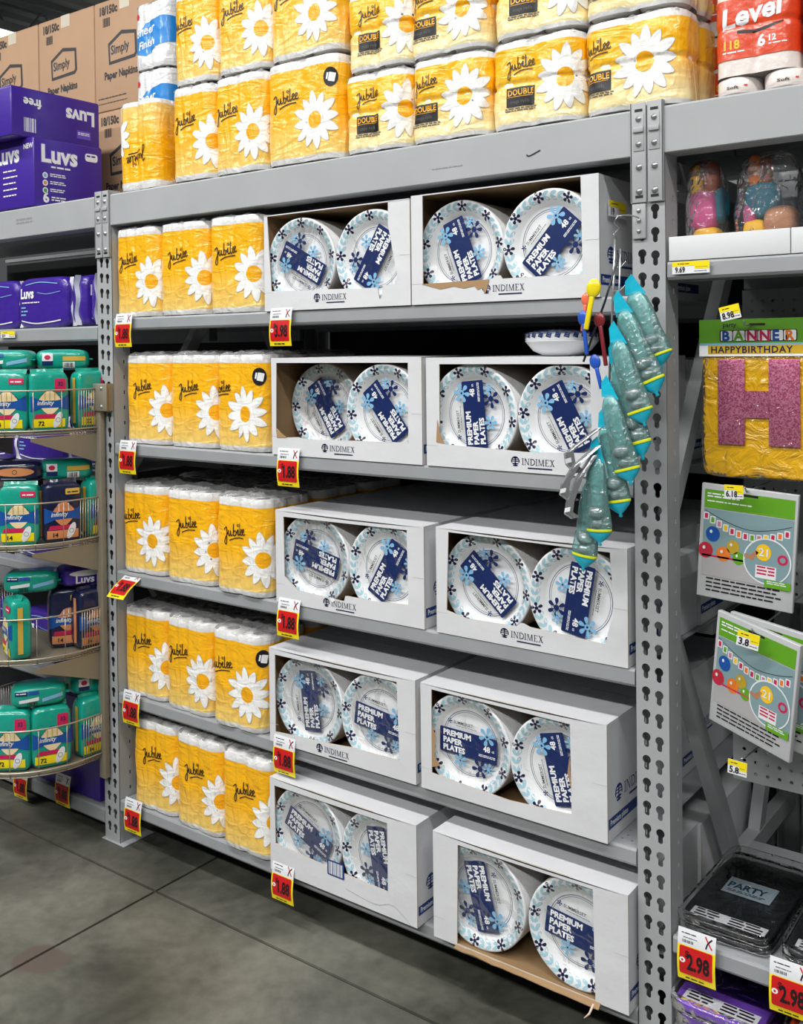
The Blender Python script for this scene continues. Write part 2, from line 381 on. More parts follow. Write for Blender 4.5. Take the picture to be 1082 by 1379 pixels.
# slabs with sawn joints between them: joints at y=-.12 and x=.36
JD = mat('joint_dirt', '#262622', .9)
fl = MB(); jx, jy, g = .362, -.12, .005
for x0, x1 in ((-8, jx-g), (jx+g, 8)):
    for y0, y1 in ((-8, jy-g), (jy+g, 8)): fl.box(x0, x1, y0, y1, -.12, 0, CONC)
fl.box(-8, 8, -8, 8, -.16, -.006, JD)
tag(fl.build('floor'), kind='structure')
cl = MB(); CEIL = mat('ceiling_deck', '#c4c6c7', .6); 
cl.box(-16, 8, -8, 12, 5.3, 5.4, CEIL)
for k in range(-52, 28): cl.box(k*.3, k*.3+.12, -8, 12, 5.24, 5.3, CEIL)
tag(cl.build('ceiling'), kind='structure')
wb = MB(); wb.box(-16, 8, 11.9, 12, 0, 5.3, mat('far_wall', '#77797a', .8)); tag(wb.build('wall_back'), kind='structure')
TRS = mat('truss_steel', '#a9acae', .5)
def truss(x, first):
    b = MB(); b.box(x-.03, x+.03, -7, 11, 5.12, 5.18, TRS); b.box(x-.03, x+.03, -7, 11, 4.72, 4.78, TRS)
    t = empty('roof_joist'); b.build('chord', t)
    z = MB(); k = -7
    while k < 10.8: z.tube([(x, k, 4.75), (x, k+.3, 5.15), (x, k+.6, 4.75)], .014, TRS, 6); k += .6
    z.build('web', t)
    return t
for i, x in enumerate((-4.6, -6.4, -8.2)):
    tag(truss(x, 0), 'grey steel roof joist with zigzag web, %s above the cartons' % ('nearest', 'second', 'third')[i], 'roof joist', 'roof joists')
LENS = mat('lamp_lens', '#f4f8ff', .4, emit=6)
def lamp(x, y, lx, ly):
    t = empty('ceiling_lamp', (x, y, 4.75)); MB().box(-lx/2-.02, lx/2+.02, -ly/2-.03, ly/2+.03, .0, .09, GREY, .01).build('housing', t)
    MB().box(-lx/2, lx/2, -ly/2, ly/2, -.02, .0, LENS).build('diffuser', t); return t
LX, LY = -6.75, 3.62
area((LX, LY, 4.7), (0, 0, 0), 1.2, 1.0, 110)
for i, (x, y) in enumerate(LAMPS): tag(lamp(x, y, 2.4, .3), 'long white strip lamp under the ceiling over the aisle', 'ceiling lamp', 'strip lamps over the aisles')
tag(lamp(LX, LY, 1.3, 1.1), 'bright square lamp seen above the tan napkin cartons', 'ceiling lamp')

# ------------------------------------------------------------------ racking
PW = .0762; BAY = 1.905; ZH = .0508
def keyhole(cx, z):
    P = []
    for k in range(13): a = R(-57+294*k/12); P.append((cx+.0098*math.cos(a), z+.005+.0098*math.sin(a)))
    for k in range(6): a = R(180+36*k); P.append((cx+.0057*math.cos(a), z-.013+.0057*math.sin(a)))
    return P
def slot(cy_, z): return [(cy_-.003, z-.006), (cy_+.003, z-.006), (cy_+.003, z+.006), (cy_-.003, z+.006)]
def upright(x, label, side):
    t = empty('rack_upright', (x, 0, 0)); tag(t, label, 'rack upright', 'grey keyhole uprights')
    ztop = 2.16; n = int((ztop-.03)/ZH)
    holes = []
    for k in range(1, n+1):
        z = k*ZH+.002
        if z > 2.15: break
        holes += [keyhole(-.0152, z), keyhole(.0152, z-.004 if side == 'L' else z-.0045)]
    v, f = fill2d([(-PW/2, .004), (PW/2, .004), (PW/2, ztop), (-PW/2, ztop)], holes, .0022)
    b = MB(); b.add([(a, c+.0012, z) for a, z, c in v], f, GREY)
    sh = [slot(.045, k*ZH+.026) for k in range(1, n)]
    for sx in (-1, 1):
        v, f = fill2d([(0.0, .004), (.07, .004), (.07, ztop), (0, ztop)], sh, .0022)
        b.add([(sx*(PW/2-.0011)+c, a, z) for a, z, c in v], f, GREY)
    b.build('front_post', t)
    b = MB(); b.box(-PW/2, PW/2, 1.08, 1.083, .004, ztop, GREY); b.box(-PW/2, -PW/2+.003, 1.02, 1.083, .004, ztop, GREY); b.box(PW/2-.003, PW/2, 1.02, 1.083, .004, ztop, GREY)
    b.build('rear_post', t)
    b = MB(); b.box(-.05, .065, -.006, .12, 0, .005, GREY, .002); b.build('foot_plate', t)
    b = MB(); b.box(-.05, .05, 1.0, 1.1, 0, .005, GREY, .002); b.build('foot_plate', t)
    for z in (.25, 1.10, 2.0):
        b = MB(); b.box(-.018, .018, .07, 1.02, z, z+.05, GREY); b.build('crossbar', t)
    for (y0, z0, y1, z1) in ((.09, 1.24, .62, 2.02), (.62, 2.02, 1.02, 1.2), (.09, .99, .62, .12), (.62, .12, 1.02, .95)):
        d = Vector((0, y1-y0, z1-z0)).normalized(); p = Vector((0, d.z, -d.y))*.022
        vs = []; a = Vector((0, y0, z0)); c = Vector((0, y1, z1))
        for xx in (-.016, .016):
            for q in (a-p, a+p, c+p, c-p): vs.append(q+Vector((xx, 0, 0)))
        b = MB(); b.add(vs, [(0, 1, 2, 3), (4, 7, 6, 5), (0, 4, 5, 1), (1, 5, 6, 2), (2, 6, 7, 3), (3, 7, 4, 0)], GREY); b.build('diagonal_brace', t)
    return t
upright(0, 'grey keyhole rack post between purple diaper bay and yellow towel bay, standing on floor plate', 'L')
upright(BAY, 'near grey keyhole rack post beside the hanging teal toys and party goods', 'R')
def beam(x0, x1, label, ends):
    t = empty('rack_beam', (0, 0, 0)); tag(t, label, 'rack beam', 'top storage beams')
    b = MB(); prof = [(-.002, 2.052), (-.002, 2.148), (.0, 2.152), (.05, 2.152), (.05, 2.135), (.07, 2.135), (.07, 2.052), (0, 2.05)]
    b.prism(prof, x0, x1, GREY)
    if x0 > 0 and x1 < 1.95: b.dec(ribbon([(1.603, 2.088), (1.611, 2.084), (1.64, 2.094)], .0035, BLACK, 1)+smallprint(1.33, 2.083, 1.43, 1, .006, mat('faded_ink', '#8b8e90', .6), 1), on_front(-.0024))
    if x1 < 0: b.dec(smallprint(-.5, 2.11, -.4, 2, .012, mat('faded_ink', '#8b8e90', .6), 1), on_front(-.0024))
    b.build('box_beam', t)
    for e, s in ends:   # connector plate lapping the post, tips towards -s
        c = MB(); w_ = .036
        a, d = (e, e+w_) if s > 0 else (e-w_, e)
        c.box(a, d, -.007, -.0035, 1.947, 2.166, GREY, .001)
        if s > 0: c.box(d-.003, d, -.007, .04, 1.947, 2.166, GREY)
        else: c.box(a, a+.003, -.007, .04, 1.947, 2.166, GREY)
        cp_ = c.build('connector_plate', t)
        m = (a+d)/2+(-.002 if s > 0 else .002)
        for z in (2.13, 2.075, 2.025, 1.972):
            q = MB(); q.lathe([(0.0, -.0125), (.002, -.0125), (.0025, -.0115), (.006, -.0115), (.0068, -.007), (.0075, -.007)], GALV, 16, 'Y', (m, 0, z)); q.build('rivet', cp_)
        q = MB(); q.box(m-.0125, m+.0125, -.0085, -.007, 2.06, 2.142, GREY, .0007); q.box(m-.0125, m+.0125, -.0125, -.0075, 2.1, 2.112, GREY, .002)
        q.build('safety_latch', cp_)
        q = MB()
        for z in (2.146, 1.957): q.box(m-.009, m+.009, -.0075, -.0069, z, z+.006, BLACK)
        q.build('slot', cp_)
    return t
beam(.002, BAY-.002, 'long grey storage beam above the paper towels and paper plates', ((.002, 1), (BAY-.002, -1)))
beam(-2.4, -.002, 'grey storage beam under the purple diaper boxes at left', ((-.002, -1),))
beam(BAY+.002, 3.3, 'grey storage beam under the red and white rolls at right', ((BAY+.002, 1),))
def deck(x0, x1, z, label, lip=.04, holes=True, y1=1.06, y0=0.0):
    t = empty('shelf', (0, 0, 0)); tag(t, label, 'shelf', 'grey metal shelves')
    b = MB(); pr_ = [(y0, z-lip+.006), (y0+.001, z-.006), (y0+.004, z-.001), (y0+.009, z), (y0+.012, z-.003), (y0+.006, z-.008), (y0+.007, z-lip+.012), (y0+.012, z-lip+.006), (y0+.03, z-lip+.004), (y0+.03, z-lip), (y0+.004, z-lip)]
    b.prism(pr_, x0, x1, GREYD); b.build('front_lip', t)
    b = MB()
    if holes:
        H = []
        k = x0+.02
        while k < x1-.01:
            for yy in (.035, .055, .08): H.append([(k+(.006 if yy == .055 else 0)+.0035*math.cos(R(60*j)), y0+yy+.0035*math.sin(R(60*j))) for j in range(6)])
            k += .024
        v, f = fill2d([(x0, y0+.01), (x1, y0+.01), (x1, y0+.1), (x0, y0+.1)], H, .002); b.add([(a, c, z-.0025+d) for a, c, d in v], f, GREYD)
        b.box(x0, x1, y0+.1, y1, z-.0035, z-.0015, GREYD)
    else: b.box(x0, x1, y0+.008, y1, z-.004, z-.0015, GREYD)
    b.build('deck_panel', t)
    b = MB()
    for yy in (.06, .5, 1.0): b.box(x0+.002, x1-.002, y0+yy, y0+yy+.04, z-lip, z-.004, GREYD)
    b.build('support_bar', t)
    return t
ZS = [1.745, 1.335, .913, .51, .152]
NM = ['top', 'second', 'third', 'fourth', 'bottom']
for z, nm in zip(ZS, NM): deck(.042, BAY-.042, z, 'grey metal shelf with rolled lip, %s of the five holding towels and plates' % nm)
deck(.0, BAY, 2.154, 'grey deck on the long beam carrying the daisy packs', .02, False, 1.0, .075)
deck(-2.3, -.0, 2.154, 'grey deck on the left beam under the diaper boxes', .02, False, 1.0, .075)
deck(BAY, 3.2, 2.154, 'grey deck on the right beam under the red roll packs', .02, False, 1.0, .075)
deck(-2.3, -.042, 1.722, 'grey shelf under the soft purple diaper packs', .05, False)
deck(-2.3, -.042, .10, 'grey bottom shelf behind the curved wire baskets', .05, False)
deck(BAY+.042, 3.2, 1.815, 'grey shelf with white front tray under the bagged party toys', .04, False)
deck(BAY+.042, 3.2, .345, 'grey shelf under the black party table covers', .04, False, .5)
deck(BAY+.042, 3.2, .15, 'grey low shelf holding the purple table covers at right', .04, False, .5, -.02)
for x0, x1, nm in ((-2.3, -.045, 'left diaper'), (.045, BAY-.045, 'paper towel and plate'), (BAY+.045, 3.3, 'right party')):
    tag(MB().box(x0, x1, 1.085, 1.095, .02, 2.12, SHADE).build('shade_panel'), 'added dark panel standing for shade behind the %s bay' % nm, 'shade panel', 'added shade panels')  # added sheets, the darkness behind the stock painted as their colour

# ------------------------------------------------------------------ daisy-print roll packs
def folds(m, st=.75, di=.012):
    """taut film: long slanting folds with sharp crests plus fine crackle"""
    nt = m.node_tree; N = nt.nodes; L = nt.links; b = N['Principled BSDF']; tc = N.new('ShaderNodeTexCoord'); hs = []
    for sc, rot, scale, wt in (((16, 16, 4.5), (0, .6, .2), 1.0, 1.0), ((9, 9, 22), (0, .35, 0), 1.3, .5), ((60, 60, 40), (0, 0, 0), 1, .12)):
        mp = N.new('ShaderNodeMapping'); mp.inputs['Scale'].default_value = sc; mp.inputs['Rotation'].default_value = rot; L.new(tc.outputs['Object'], mp.inputs[0])
        n = N.new('ShaderNodeTexNoise'); n.inputs['Scale'].default_value = scale; n.inputs['Detail'].default_value = 2; n.inputs['Distortion'].default_value = .7; L.new(mp.outputs[0], n.inputs['Vector'])
        s = N.new('ShaderNodeMath'); s.operation = 'SUBTRACT'; s.inputs[1].default_value = .5; L.new(n.outputs['Fac'], s.inputs[0])
        a = N.new('ShaderNodeMath'); a.operation = 'ABSOLUTE'; L.new(s.outputs[0], a.inputs[0])
        q = N.new('ShaderNodeMath'); q.operation = 'MULTIPLY'; q.inputs[1].default_value = -wt*3; L.new(a.outputs[0], q.inputs[0]); hs.append(q)
    s1 = N.new('ShaderNodeMath'); L.new(hs[0].outputs[0], s1.inputs[0]); L.new(hs[1].outputs[0], s1.inputs[1]); s2 = N.new('ShaderNodeMath'); L.new(s1.outputs[0], s2.inputs[0]); L.new(hs[2].outputs[0], s2.inputs[1])
    bp = N.new('ShaderNodeBump'); bp.inputs['Strength'].default_value = st; bp.inputs['Distance'].default_value = di; L.new(s2.outputs[0], bp.inputs['Height'])
    L.new(bp.outputs['Normal'], b.inputs['Coat Normal']); b2 = N.new('ShaderNodeBump'); b2.inputs['Strength'].default_value = st*.5; b2.inputs['Distance'].default_value = di; L.new(s2.outputs[0], b2.inputs['Height']); L.new(b2.outputs['Normal'], b.inputs['Normal'])
for m_ in (PET, EYE): folds(m_)
def wrapmat(name, top, bot, z0, z1, g0, g1, white='#dfdfde'):
    """printed film: white, colour band from z0 to z1 (the print itself fades paler between g1 and g0), white"""
    m = mat(name, top, .33, 0, coat=.55); nt = m.node_tree; N = nt.nodes; L = nt.links; b = N['Principled BSDF']; folds(m)
    tc = N.new('ShaderNodeTexCoord'); sx = N.new('ShaderNodeSeparateXYZ'); L.new(tc.outputs['Object'], sx.inputs[0])
    g = N.new('ShaderNodeMapRange'); g.inputs[1].default_value = g0; g.inputs[2].default_value = g1; L.new(sx.outputs[2], g.inputs[0])
    c = N.new('ShaderNodeMix'); c.data_type = 'RGBA'; c.inputs[6].default_value = lin(bot); c.inputs[7].default_value = lin(top); L.new(g.outputs[0], c.inputs[0])
    e = N.new('ShaderNodeMapRange'); e.inputs[1].default_value = z0-.002; e.inputs[2].default_value = z0+.002; L.new(sx.outputs[2], e.inputs[0])
    e2 = N.new('ShaderNodeMapRange'); e2.inputs[1].default_value = z1+.0008; e2.inputs[2].default_value = z1-.0008; L.new(sx.outputs[2], e2.inputs[0])
    mu = N.new('ShaderNodeMath'); mu.operation = 'MULTIPLY'; L.new(e.outputs[0], mu.inputs[0]); L.new(e2.outputs[0], mu.inputs[1])
    f = N.new('ShaderNodeMix'); f.data_type = 'RGBA'; f.inputs[6].default_value = lin(white); L.new(mu.outputs[0], f.inputs[0]); L.new(c.outputs[2], f.inputs[7])
    L.new(f.outputs[2], b.inputs['Base Color']); return m
YT = wrapmat('towel_film', '#f8b60c', '#eec96c', .017, .262, .025, .13)
YB = wrapmat('tissue_film', '#fabb0c', '#f9e8b0', .012, .19, .02, .12)
WF = mat('white_film', '#e8eaec', .25, 0, coat=.8); folds(WF)
ROLL = mat('tissue_paper', '#eceae6', .9, bump=(120, .3, .002)); CORE = mat('core_hole_shade', '#2a2622', .9)  # the shade down the hollow rolls is put into the core colour
TOPF = film('crumpled_clear_film', base=.05, bump=(35, .8, .01), rough=.12, op=('#e6e6e8', .22))
class Loop:
    """rounded rectangle outline of a pack, by arc length; s=0 is the middle of the front, going to +X"""
    def __init__(s, W, D, rc, sag):
        P = []; a, b = W/2, D/2
        def seg(p, q, nx, ny):
            for k in range(20): t = k/20; d = sag*math.sin(PI*t)**2*-1 if 0 else sag*math.exp(-((t-.5)/.1)**2); P.append((p[0]+(q[0]-p[0])*t-nx*d, p[1]+(q[1]-p[1])*t-ny*d))
        def arc(cx, cy_, a0):
            for k in range(10): t = R(a0+9*k); P.append((cx+rc*math.cos(t), cy_+rc*math.sin(t)))
        seg((-a+rc, -b), (a-rc, -b), 0, -1); arc(a-rc, -b+rc, -90); seg((a, -b+rc), (a, b-rc), 1, 0); arc(a-rc, b-rc, 0)
        seg((a-rc, b), (-a+rc, b), 0, 1); arc(-a+rc, b-rc, 90); seg((-a, b-rc), (-a, -b+rc), -1, 0); arc(-a+rc, -b+rc, 180)
        s.P = P; s.L = [0]
        for i in range(len(P)): s.L.append(s.L[-1]+math.dist(P[i], P[(i+1) % len(P)]))
        s.T = s.L[-1]; s.off = s.L[10]
    def at(s, d):
        d = (d+s.off) % s.T; lo, hi = 0, len(s.P)
        while hi-lo > 1:
            m = (lo+hi)//2
            if s.L[m] <= d: lo = m
            else: hi = m
        p = s.P[lo]; q = s.P[(lo+1) % len(s.P)]; l_ = s.L[lo+1]-s.L[lo]; t = (d-s.L[lo])/l_ if l_ else 0
        return p[0]+(q[0]-p[0])*t, p[1]+(q[1]-p[1])*t, (q[1]-p[1])/l_, -(q[0]-p[0])/l_
def crinkle(s, z, seed, amp):
    v = Vector((s*7+z*4+seed*3.1, z*5-s*5, seed*1.7)); a = 1-abs(noise.noise(v))*2.4
    v2 = Vector((s*16+seed, z*11+s*9, 9+seed)); b_ = 1-abs(noise.noise(v2))*2.2
    return amp*(max(a, 0)**3*1.0+max(b_, 0)**2*.45+noise.noise(Vector((s*9, z*9, seed)))*.7)
def pack(name, W, H, film_m, decs, seed, sag=.006, amp=.0022, rc=.045, tiers=1, D=None, rolls=True, upside=False, topm=None):
    D = D or W
    t = empty(name); lp = Loop(W, D, rc, sag)
    def pos(s, z, off=0):
        x, y, nx, ny = lp.at(s)
        e = min(z, H-z); k = min(1, max(0, e/.02)); pin = -.004*(1-k)**2
        if tiers > 1: pin -= .006*math.exp(-((z-H/2)/.006)**2)
        d = crinkle(s, z, seed, amp*(.4+.6*k))+pin+off-.001
        return (x+nx*d, y+ny*d, z)
    b = MB(); n = 150; nz = int(H/.0055)
    b.grid(n, nz, lambda u, v: pos((u-.5)*lp.T, .002+v*(H-.004)+(noise.noise(Vector((u*14, seed, 0)))*.0035 if v > .995 else 0)), film_m, True)
    for d in decs:
        V, F, m, lay = d; V, F = refine(V, F, .0055)
        b.add([pos(x, z, .0009+.00025*lay) for x, z in V], F, m, True)
    wrap = b.build('printed_wrapper', t)
    r = W/4-.0035; q = MB()
    q.lathe([(.021, .004), (r-.006, .004), (r, .01), (r, H-.012), (r-.007, H-.005), (.023, H-.005), (.02, H-.009), (.02, .1*H)], ROLL, 26)
    rm = q.mesh('roll'); cm = MB().lathe([(.0, H-.03), (.0196, H-.03), (.0196, H-.006), (.0185, H-.006), (.0185, H-.028)], CORE, 18).mesh('core')
    if rolls:
        for xx in (-W/4, W/4):
            for yy in (-D/4, D/4):
                o = bpy.data.objects.new('roll', rm); C.objects.link(o); o.parent = t; o.location = (xx, yy, 0)
                c = bpy.data.objects.new('core', cm); C.objects.link(c); c.parent = o
    def top(u, v):
        x, y = (u-.5)*2, (v-.5)*2
        m_ = max(abs(x), abs(y)); k = m_**8
        px, py = x*(W/2-.002)*(1-.1*(x*y)**2), y*(D/2-.002)*(1-.1*(x*y)**2)
        cr_ = max(0, 1-abs(noise.noise(Vector((x*2.2+seed, y*2.2, seed))))*3)
        return (px, py, H-.001+.011*(cr_**2)*(1-k)+.003*(1-k)-.004*k)
    b = MB(); b.grid(26, 26, top, topm or TOPF, True); b.build('film_top', t, recalc=False)
    return t
GREYT = mat('badge_grey', '#5b5a58', .5)
BADGE = lambda x, z: ell(x, z, .022, .026, BLACK, 2)+xf(rect(-.005, -.012, .014, .012, WHITE, 3, .002)+rect(-.012, -.008, -.007, .01, WHITE, 3), x, z, R(-12))
def towel_print(dx, badge=False):
    """dx = where the daisy centre falls relative to the middle of the front"""
    return jubilee(dx-.146, .17, .0178)+daisy(dx, .112, .082, 12, .12)+(BADGE(dx+.055, .222) if badge else [])
def tissue_print(dx):
    D = jubilee(dx-.15, .136, .0145)+daisy(dx, .1, .078, 13, .05)
    D += rect(dx-.158, .05, dx-.082, .096, BLACK, 2)+text('DOUBLE', .0195, EYE, dx-.155, .077, 3, .02, sx=.93)+rect(dx-.155, .073, dx-.088, .0742, EYE, 3)
    D += text('mega rolls', .012, GREYT, dx-.148, .058, 3)+smallprint(dx-.162, .045, dx-.075, 2, .005, GREYT, 2)
    return D
W0 = .218
def towel(seed, dx, badge=False, W=W0): return seal(pack('paper_towel_pack', W, .288, YT, towel_print(dx, badge), seed))
ROWTXT = ['top shelf', 'second shelf', 'third shelf', 'fourth shelf', 'bottom shelf']
POSTXT = ['leftmost at the grey post', 'middle of the front three', 'right one beside the plate case']
# daisy shift per pack, x centre, y front, twist, film seed
ROWS = [
 [(.085, .152, .0, 0), (.10, .372, .0, 1), (.085, .598, .0, 2)],
 [(.102, .182, .01, 0), (.106, .401, .008, 1), (.035, .621, .0, 2)],
 [(.055, .152, .012, 0), (.108, .385, -.0, 0), (.098, .625, -.012, 1)],
 [(.108, .153, .012, 2), (.078, .375, .0, 1), (.052, .598, -.01, 0)],
 [(.108, .197, .008, 1), (.104, .417, -.002, 0), (.112, .637, -.014, 2)]]
cache = {}
def get_towel(dx, seed, badge, W=W0):
    k = (dx, seed, badge, W)
    if k not in cache: cache[k] = towel(seed+1, dx, badge, W); return cache[k]
    return clone(cache[k])
for r_, row in enumerate(ROWS):
    for i, (dx, x, y, sd) in enumerate(row):
        t = get_towel(dx, sd, (r_ == 1 and i == 2) or (r_ == 3 and i == 2))
        t.location = (x, y+W0/2, ZS[r_]); t.rotation_euler.z = R((-2, 1, 2, -1, 0)[(r_*3+i) % 5])
        tag(t, 'yellow daisy towel pack on the %s, %s' % (ROWTXT[r_], POSTXT[i]), 'paper towels', 'daisy paper towels on the shelves')
        for q in range(2 if r_ >= 2 else 1):
            s = clone(cache[(.108, 2, False, W0)] if (.108, 2, False, W0) in cache else t)
            s.location = (x+.004*(q-.5), y+W0/2+.232*(q+1), ZS[r_]); s.rotation_euler.z = R(1.5*(i-1))
            tag(s, 'daisy paper towel pack in the shade behind the front ones, %s' % ROWTXT[r_], 'paper towels', 'towel packs behind, %s' % ROWTXT[r_])
ZT = 2.156
def place(t, x, y, z, label, cat, group, rz=0):
    t.location = (x, y, z); t.rotation_euler.z = R(rz); tag(t, label, cat, group); return t
G1 = 'daisy roll packs on the top beam'
# sideways-turned pack, upside down, at the left end
t = get_towel(.108, 1, False, .2); t.location = (.152, .115, ZT+.289); t.rotation_euler = (0, R(180), R(0))
tag(t, 'short daisy pack standing upside down at the left end of the storage beam', 'paper towels', G1)
for x0, x1, dx, sd, nm in ((.33, .52, .09, 0, 'next to the upside-down pack'), (.522, .737, .068, 1, 'third from left'), (.74, 1.018, .055, 2, 'wide with black badge')):
    W = round(x1-x0, 3)
    t = get_towel(dx, sd, nm.startswith('wide'), W); place(t, (x0+x1)/2, W/2+.0, ZT, 'tall daisy towel pack, lower row on the beam, '+nm, 'paper towels', G1, (1, -1, 1)[sd])
for x0, x1, dx, sd, nm in ((.33, .52, .07, 1, 'over the second pack from left'), (.525, .74, .08, 0, 'over the third pack from left'), (.745, 1.02, .05, 1, 'over the wide badge pack')):
    W = round(x1-x0, 3)
    t = get_towel(dx, sd, False, W); place(t, (x0+x1)/2, W/2+.012, ZT+.299, 'daisy towel pack in the upper row on the beam, '+nm, 'paper towels', G1, (2, -1, 2)[sd])
def tissue(W, dx, seed): return seal(pack('toilet_paper_pack', W, .208, YB, tissue_print(dx), seed, .009, .0028, .05, 2))
TP = [(1.03, 1.25, .103), (1.252, 1.49, .055), (1.495, 1.74, .09), (1.745, 1.985, .035)]
for i, (x0, x1, dx) in enumerate(TP):
    W = round(x1-x0, 3); a = tissue(W, dx, 5+i)
    nm = ('first after the towel packs', 'second, full daisy in view', 'third, above the plain beam', 'rightmost, over the near post')[i]
    place(a, (x0+x1)/2, W/2+.0, ZT, 'daisy pack with black DOUBLE box, lower row, '+nm, 'toilet paper', G1, (0, 1, -1, 0)[i])
    b_ = clone(a); place(b_, (x0+x1)/2+(.004, -.006, .002, -.004)[i], W/2+.008, ZT+.2195, 'daisy DOUBLE pack in the upper row, '+('directly over the first double pack', 'over the pack showing a full daisy', 'over the third double pack', 'topmost above the near post')[i], 'toilet paper', G1, (-1, 0, 1, 1)[i])
# white packs with a blue print behind the upside-down pack
BLUEP = mat('bright_blue_print', '#1f86d6', .35, coat=.4); REDP = mat('red_dot', '#d8323a', .4)
def white_pack():
    D = xf(poly([(-.075, .05), (-.085, .1), (-.02, .15), (.06, .165), (.14, .16), (.14, .075), (.04, .065), (-.02, .035)], BLUEP, 2), 0, .01)
    D += text('Sheer', .042, WHITE, -.07, .115, 3, .02, R(8), shear=.3)+text('Finish', .038, WHITE, -.06, .07, 3, .02, R(8), shear=.3)
    D += ell(-.066, .19, .012, .011, REDP, 2)
    return seal(pack('paper_towel_pack', .19, .232, WF, D, 12, .006, .003, .045))
wp = white_pack()
for i in range(3):
    o = wp if i == 0 else clone(wp)
    place(o, -.045, .24+.095, ZT+.238*i, 'white towel pack with blue swoosh, %s of the stack left of the daisy packs' % ('lowest', 'middle', 'top')[i], 'paper towels', 'white and blue towel packs')
# red and white packs at right
ORG = mat('orange_red_print', '#d8451c', .35, bump=(40, .4, .005), coat=.5); PK = mat('pinkish_roll_film', '#e3d9d3', .4, bump=(35, .5, .006), coat=.5); YEL = mat('yellow_print', '#f0c21a', .4)
def level_pack():
    t = empty('toilet_paper_pack'); W, H, D = .168, .18, .12; lp = Loop(W, D, .03, .004)
    def pos(s, z, off=0):
        x, y, nx, ny = lp.at(s); d = crinkle(s, z, 3, .0015)+off-.004*math.exp(-((z-.1)/.005)**2); return (x+nx*d, y+ny*d, z)
    b = MB(); b.grid(80, 34, lambda u, v: pos((u-.5)*lp.T, v*H), PK); b.grid(10, 10, lambda u, v: ((u-.5)*W*.92, (v-.5)*D*.92, H+.003), PK)
    band = rect(-.14, .034, .18, .16, ORG, 1)
    D2 = band+text('Level', .058, WHITE, -.07, .098, 3, .03, R(7), sx=1.05, shear=.2)+ribbon([(-.035, .09), (.01, .086), (.06, .098)], .007, BLACK, 2)
    D2 += text('118', .025, YEL, -.067, .056, 3, .03)+smallprint(-.066, .048, -.02, 1, .006, WHITE, 2)+text('6', .032, WHITE, .008, .053, 3, .04)+text('12', .018, WHITE, .028, .06, 3, .03)+smallprint(.03, .053, .066, 1, .005, WHITE, 2)
    for d in D2:
        V, F, m, lay = d; V, F = refine(V, F, .006); b.add([pos(x, z, .001+.0003*lay) for x, z in V], F, m, True)
    b.build('printed_wrapper', t)
    return seal(t)
lv = level_pack()
def small_roll():
    t = empty('toilet_paper_pack'); b = MB()
    b.lathe([(.0, 0), (.045, 0), (.0465, .006), (.0465, .062), (.043, .07), (.022, .0705), (.019, .066), (.0, .066)], PK, 30)
    b.build('roll', t); q = MB(); q.dec(text('Soft', .016, BLACK, -.016, .022, 2, .02)+rect(.02, .03, .026, .036, REDP, 2), lambda x, z, l: (x, -math.sqrt(max(1e-6, .047**2-x*x))-.0004*l, z), .005)
    q.build('label_print', t); return seal(t)
sr = small_roll(); k = 0
for i in range(3):
    for j in range(2):
        o = sr if k == 0 else clone(sr); k += 1
        o.location = (2.09+.098*i, .06+.1*j, ZT); o.scale.z = .52; o.rotation_euler.z = R(7*i)
        tag(o, ('pinkish single roll on the beam under the red packs, %s' % ('nearest the post', 'middle', 'at the photo edge')[i]) if j == 0 else 'pinkish single roll in the row behind, under the red packs', 'toilet paper', 'single rolls under the red packs' if j == 0 else 'single rolls in the back row')
for i, (x, y, z) in enumerate(((2.132, .075, ZT+.038), (2.31, .075, ZT+.038), (2.134, .078, ZT+.223), (2.03, .26, ZT), (2.03, .26, ZT+.185))):
    o = lv if i == 0 else clone(lv); place(o, x, y, z, ('red and white pack reading Level, in front over the small rolls', 'red and white toilet paper pack cut by the right photo edge', 'red and white pack on top of the one reading Level', 'red and white pack behind, on the deck next to the daisy pack', 'red and white pack behind, upper one next to the daisy pack')[i], 'toilet paper', 'red and white toilet paper packs')
# ------------------------------------------------------------------ tan napkin cartons
def napkin_carton():
    t = empty('napkin_carton'); W, H, D = .378, .438, .3
    q = MB(); q.box(.002, W-.002, .002, D/2-.001, H-.004, H, KRAFTL); q.build('top_flap', t); q = MB(); q.box(.002, W-.002, D/2+.001, D-.002, H-.004, H, KRAFTL); q.build('top_flap', t)
    q = MB(); q.box(0, W, 0, D, 0, H-.004, KRAFTL, .004); D2 = text('18/150c', .045, INKG, .03, .385, 2, .045, sx=.8)+barcode(.055, .335, .1, .37, INKG)
    hx = [(.09, .18), (.085, .265), (.17, .305), (.26, .29), (.265, .2), (.25, .185)]; D2 += poly(hx, INKG, 1)
    D2 += poly([(.1, .192), (.097, .255), (.17, .289), (.249, .278), (.252, .205), (.245, .198)], KRAFTL, 2)+text('Simply', .05, INKG, .104, .218, 3, .03, R(3), sx=.86)
    D2 += text('Paper Napkins', .042, INKG, .06, .125, 2, .035, sx=.83)+smallprint(.02, .05, .2, 1, .008, INKG)+smallprint(.02, .03, .2, 1, .006, INKG, seed=4)
    q.dec(D2, on_front(-.0005)); q.build('carton_body', t)
    q = MB(); q.box(W/2-.03, W/2+.03, -.0008, -.0004, H-.05, H+.0006, mat('packing_tape', '#d9cfba', .2)); q.build('packing_tape', t)
    return seal(t)
nc = napkin_carton(); k = 0
for col, x in enumerate((-1.405, -1.02, -.637, -.255)):
    for rw in range(2):
        o = nc if k == 0 else clone(nc); k += 1
        o.location = (x, .45, ZT+.44*rw)
        tag(o, 'tan Paper Napkins carton, %s row, %s' % (('lower', 'upper')[rw], ('farthest left', 'second from left', 'third, against the white packs', 'rightmost, hidden behind the towel packs')[col]), 'carton', 'tan napkin cartons')

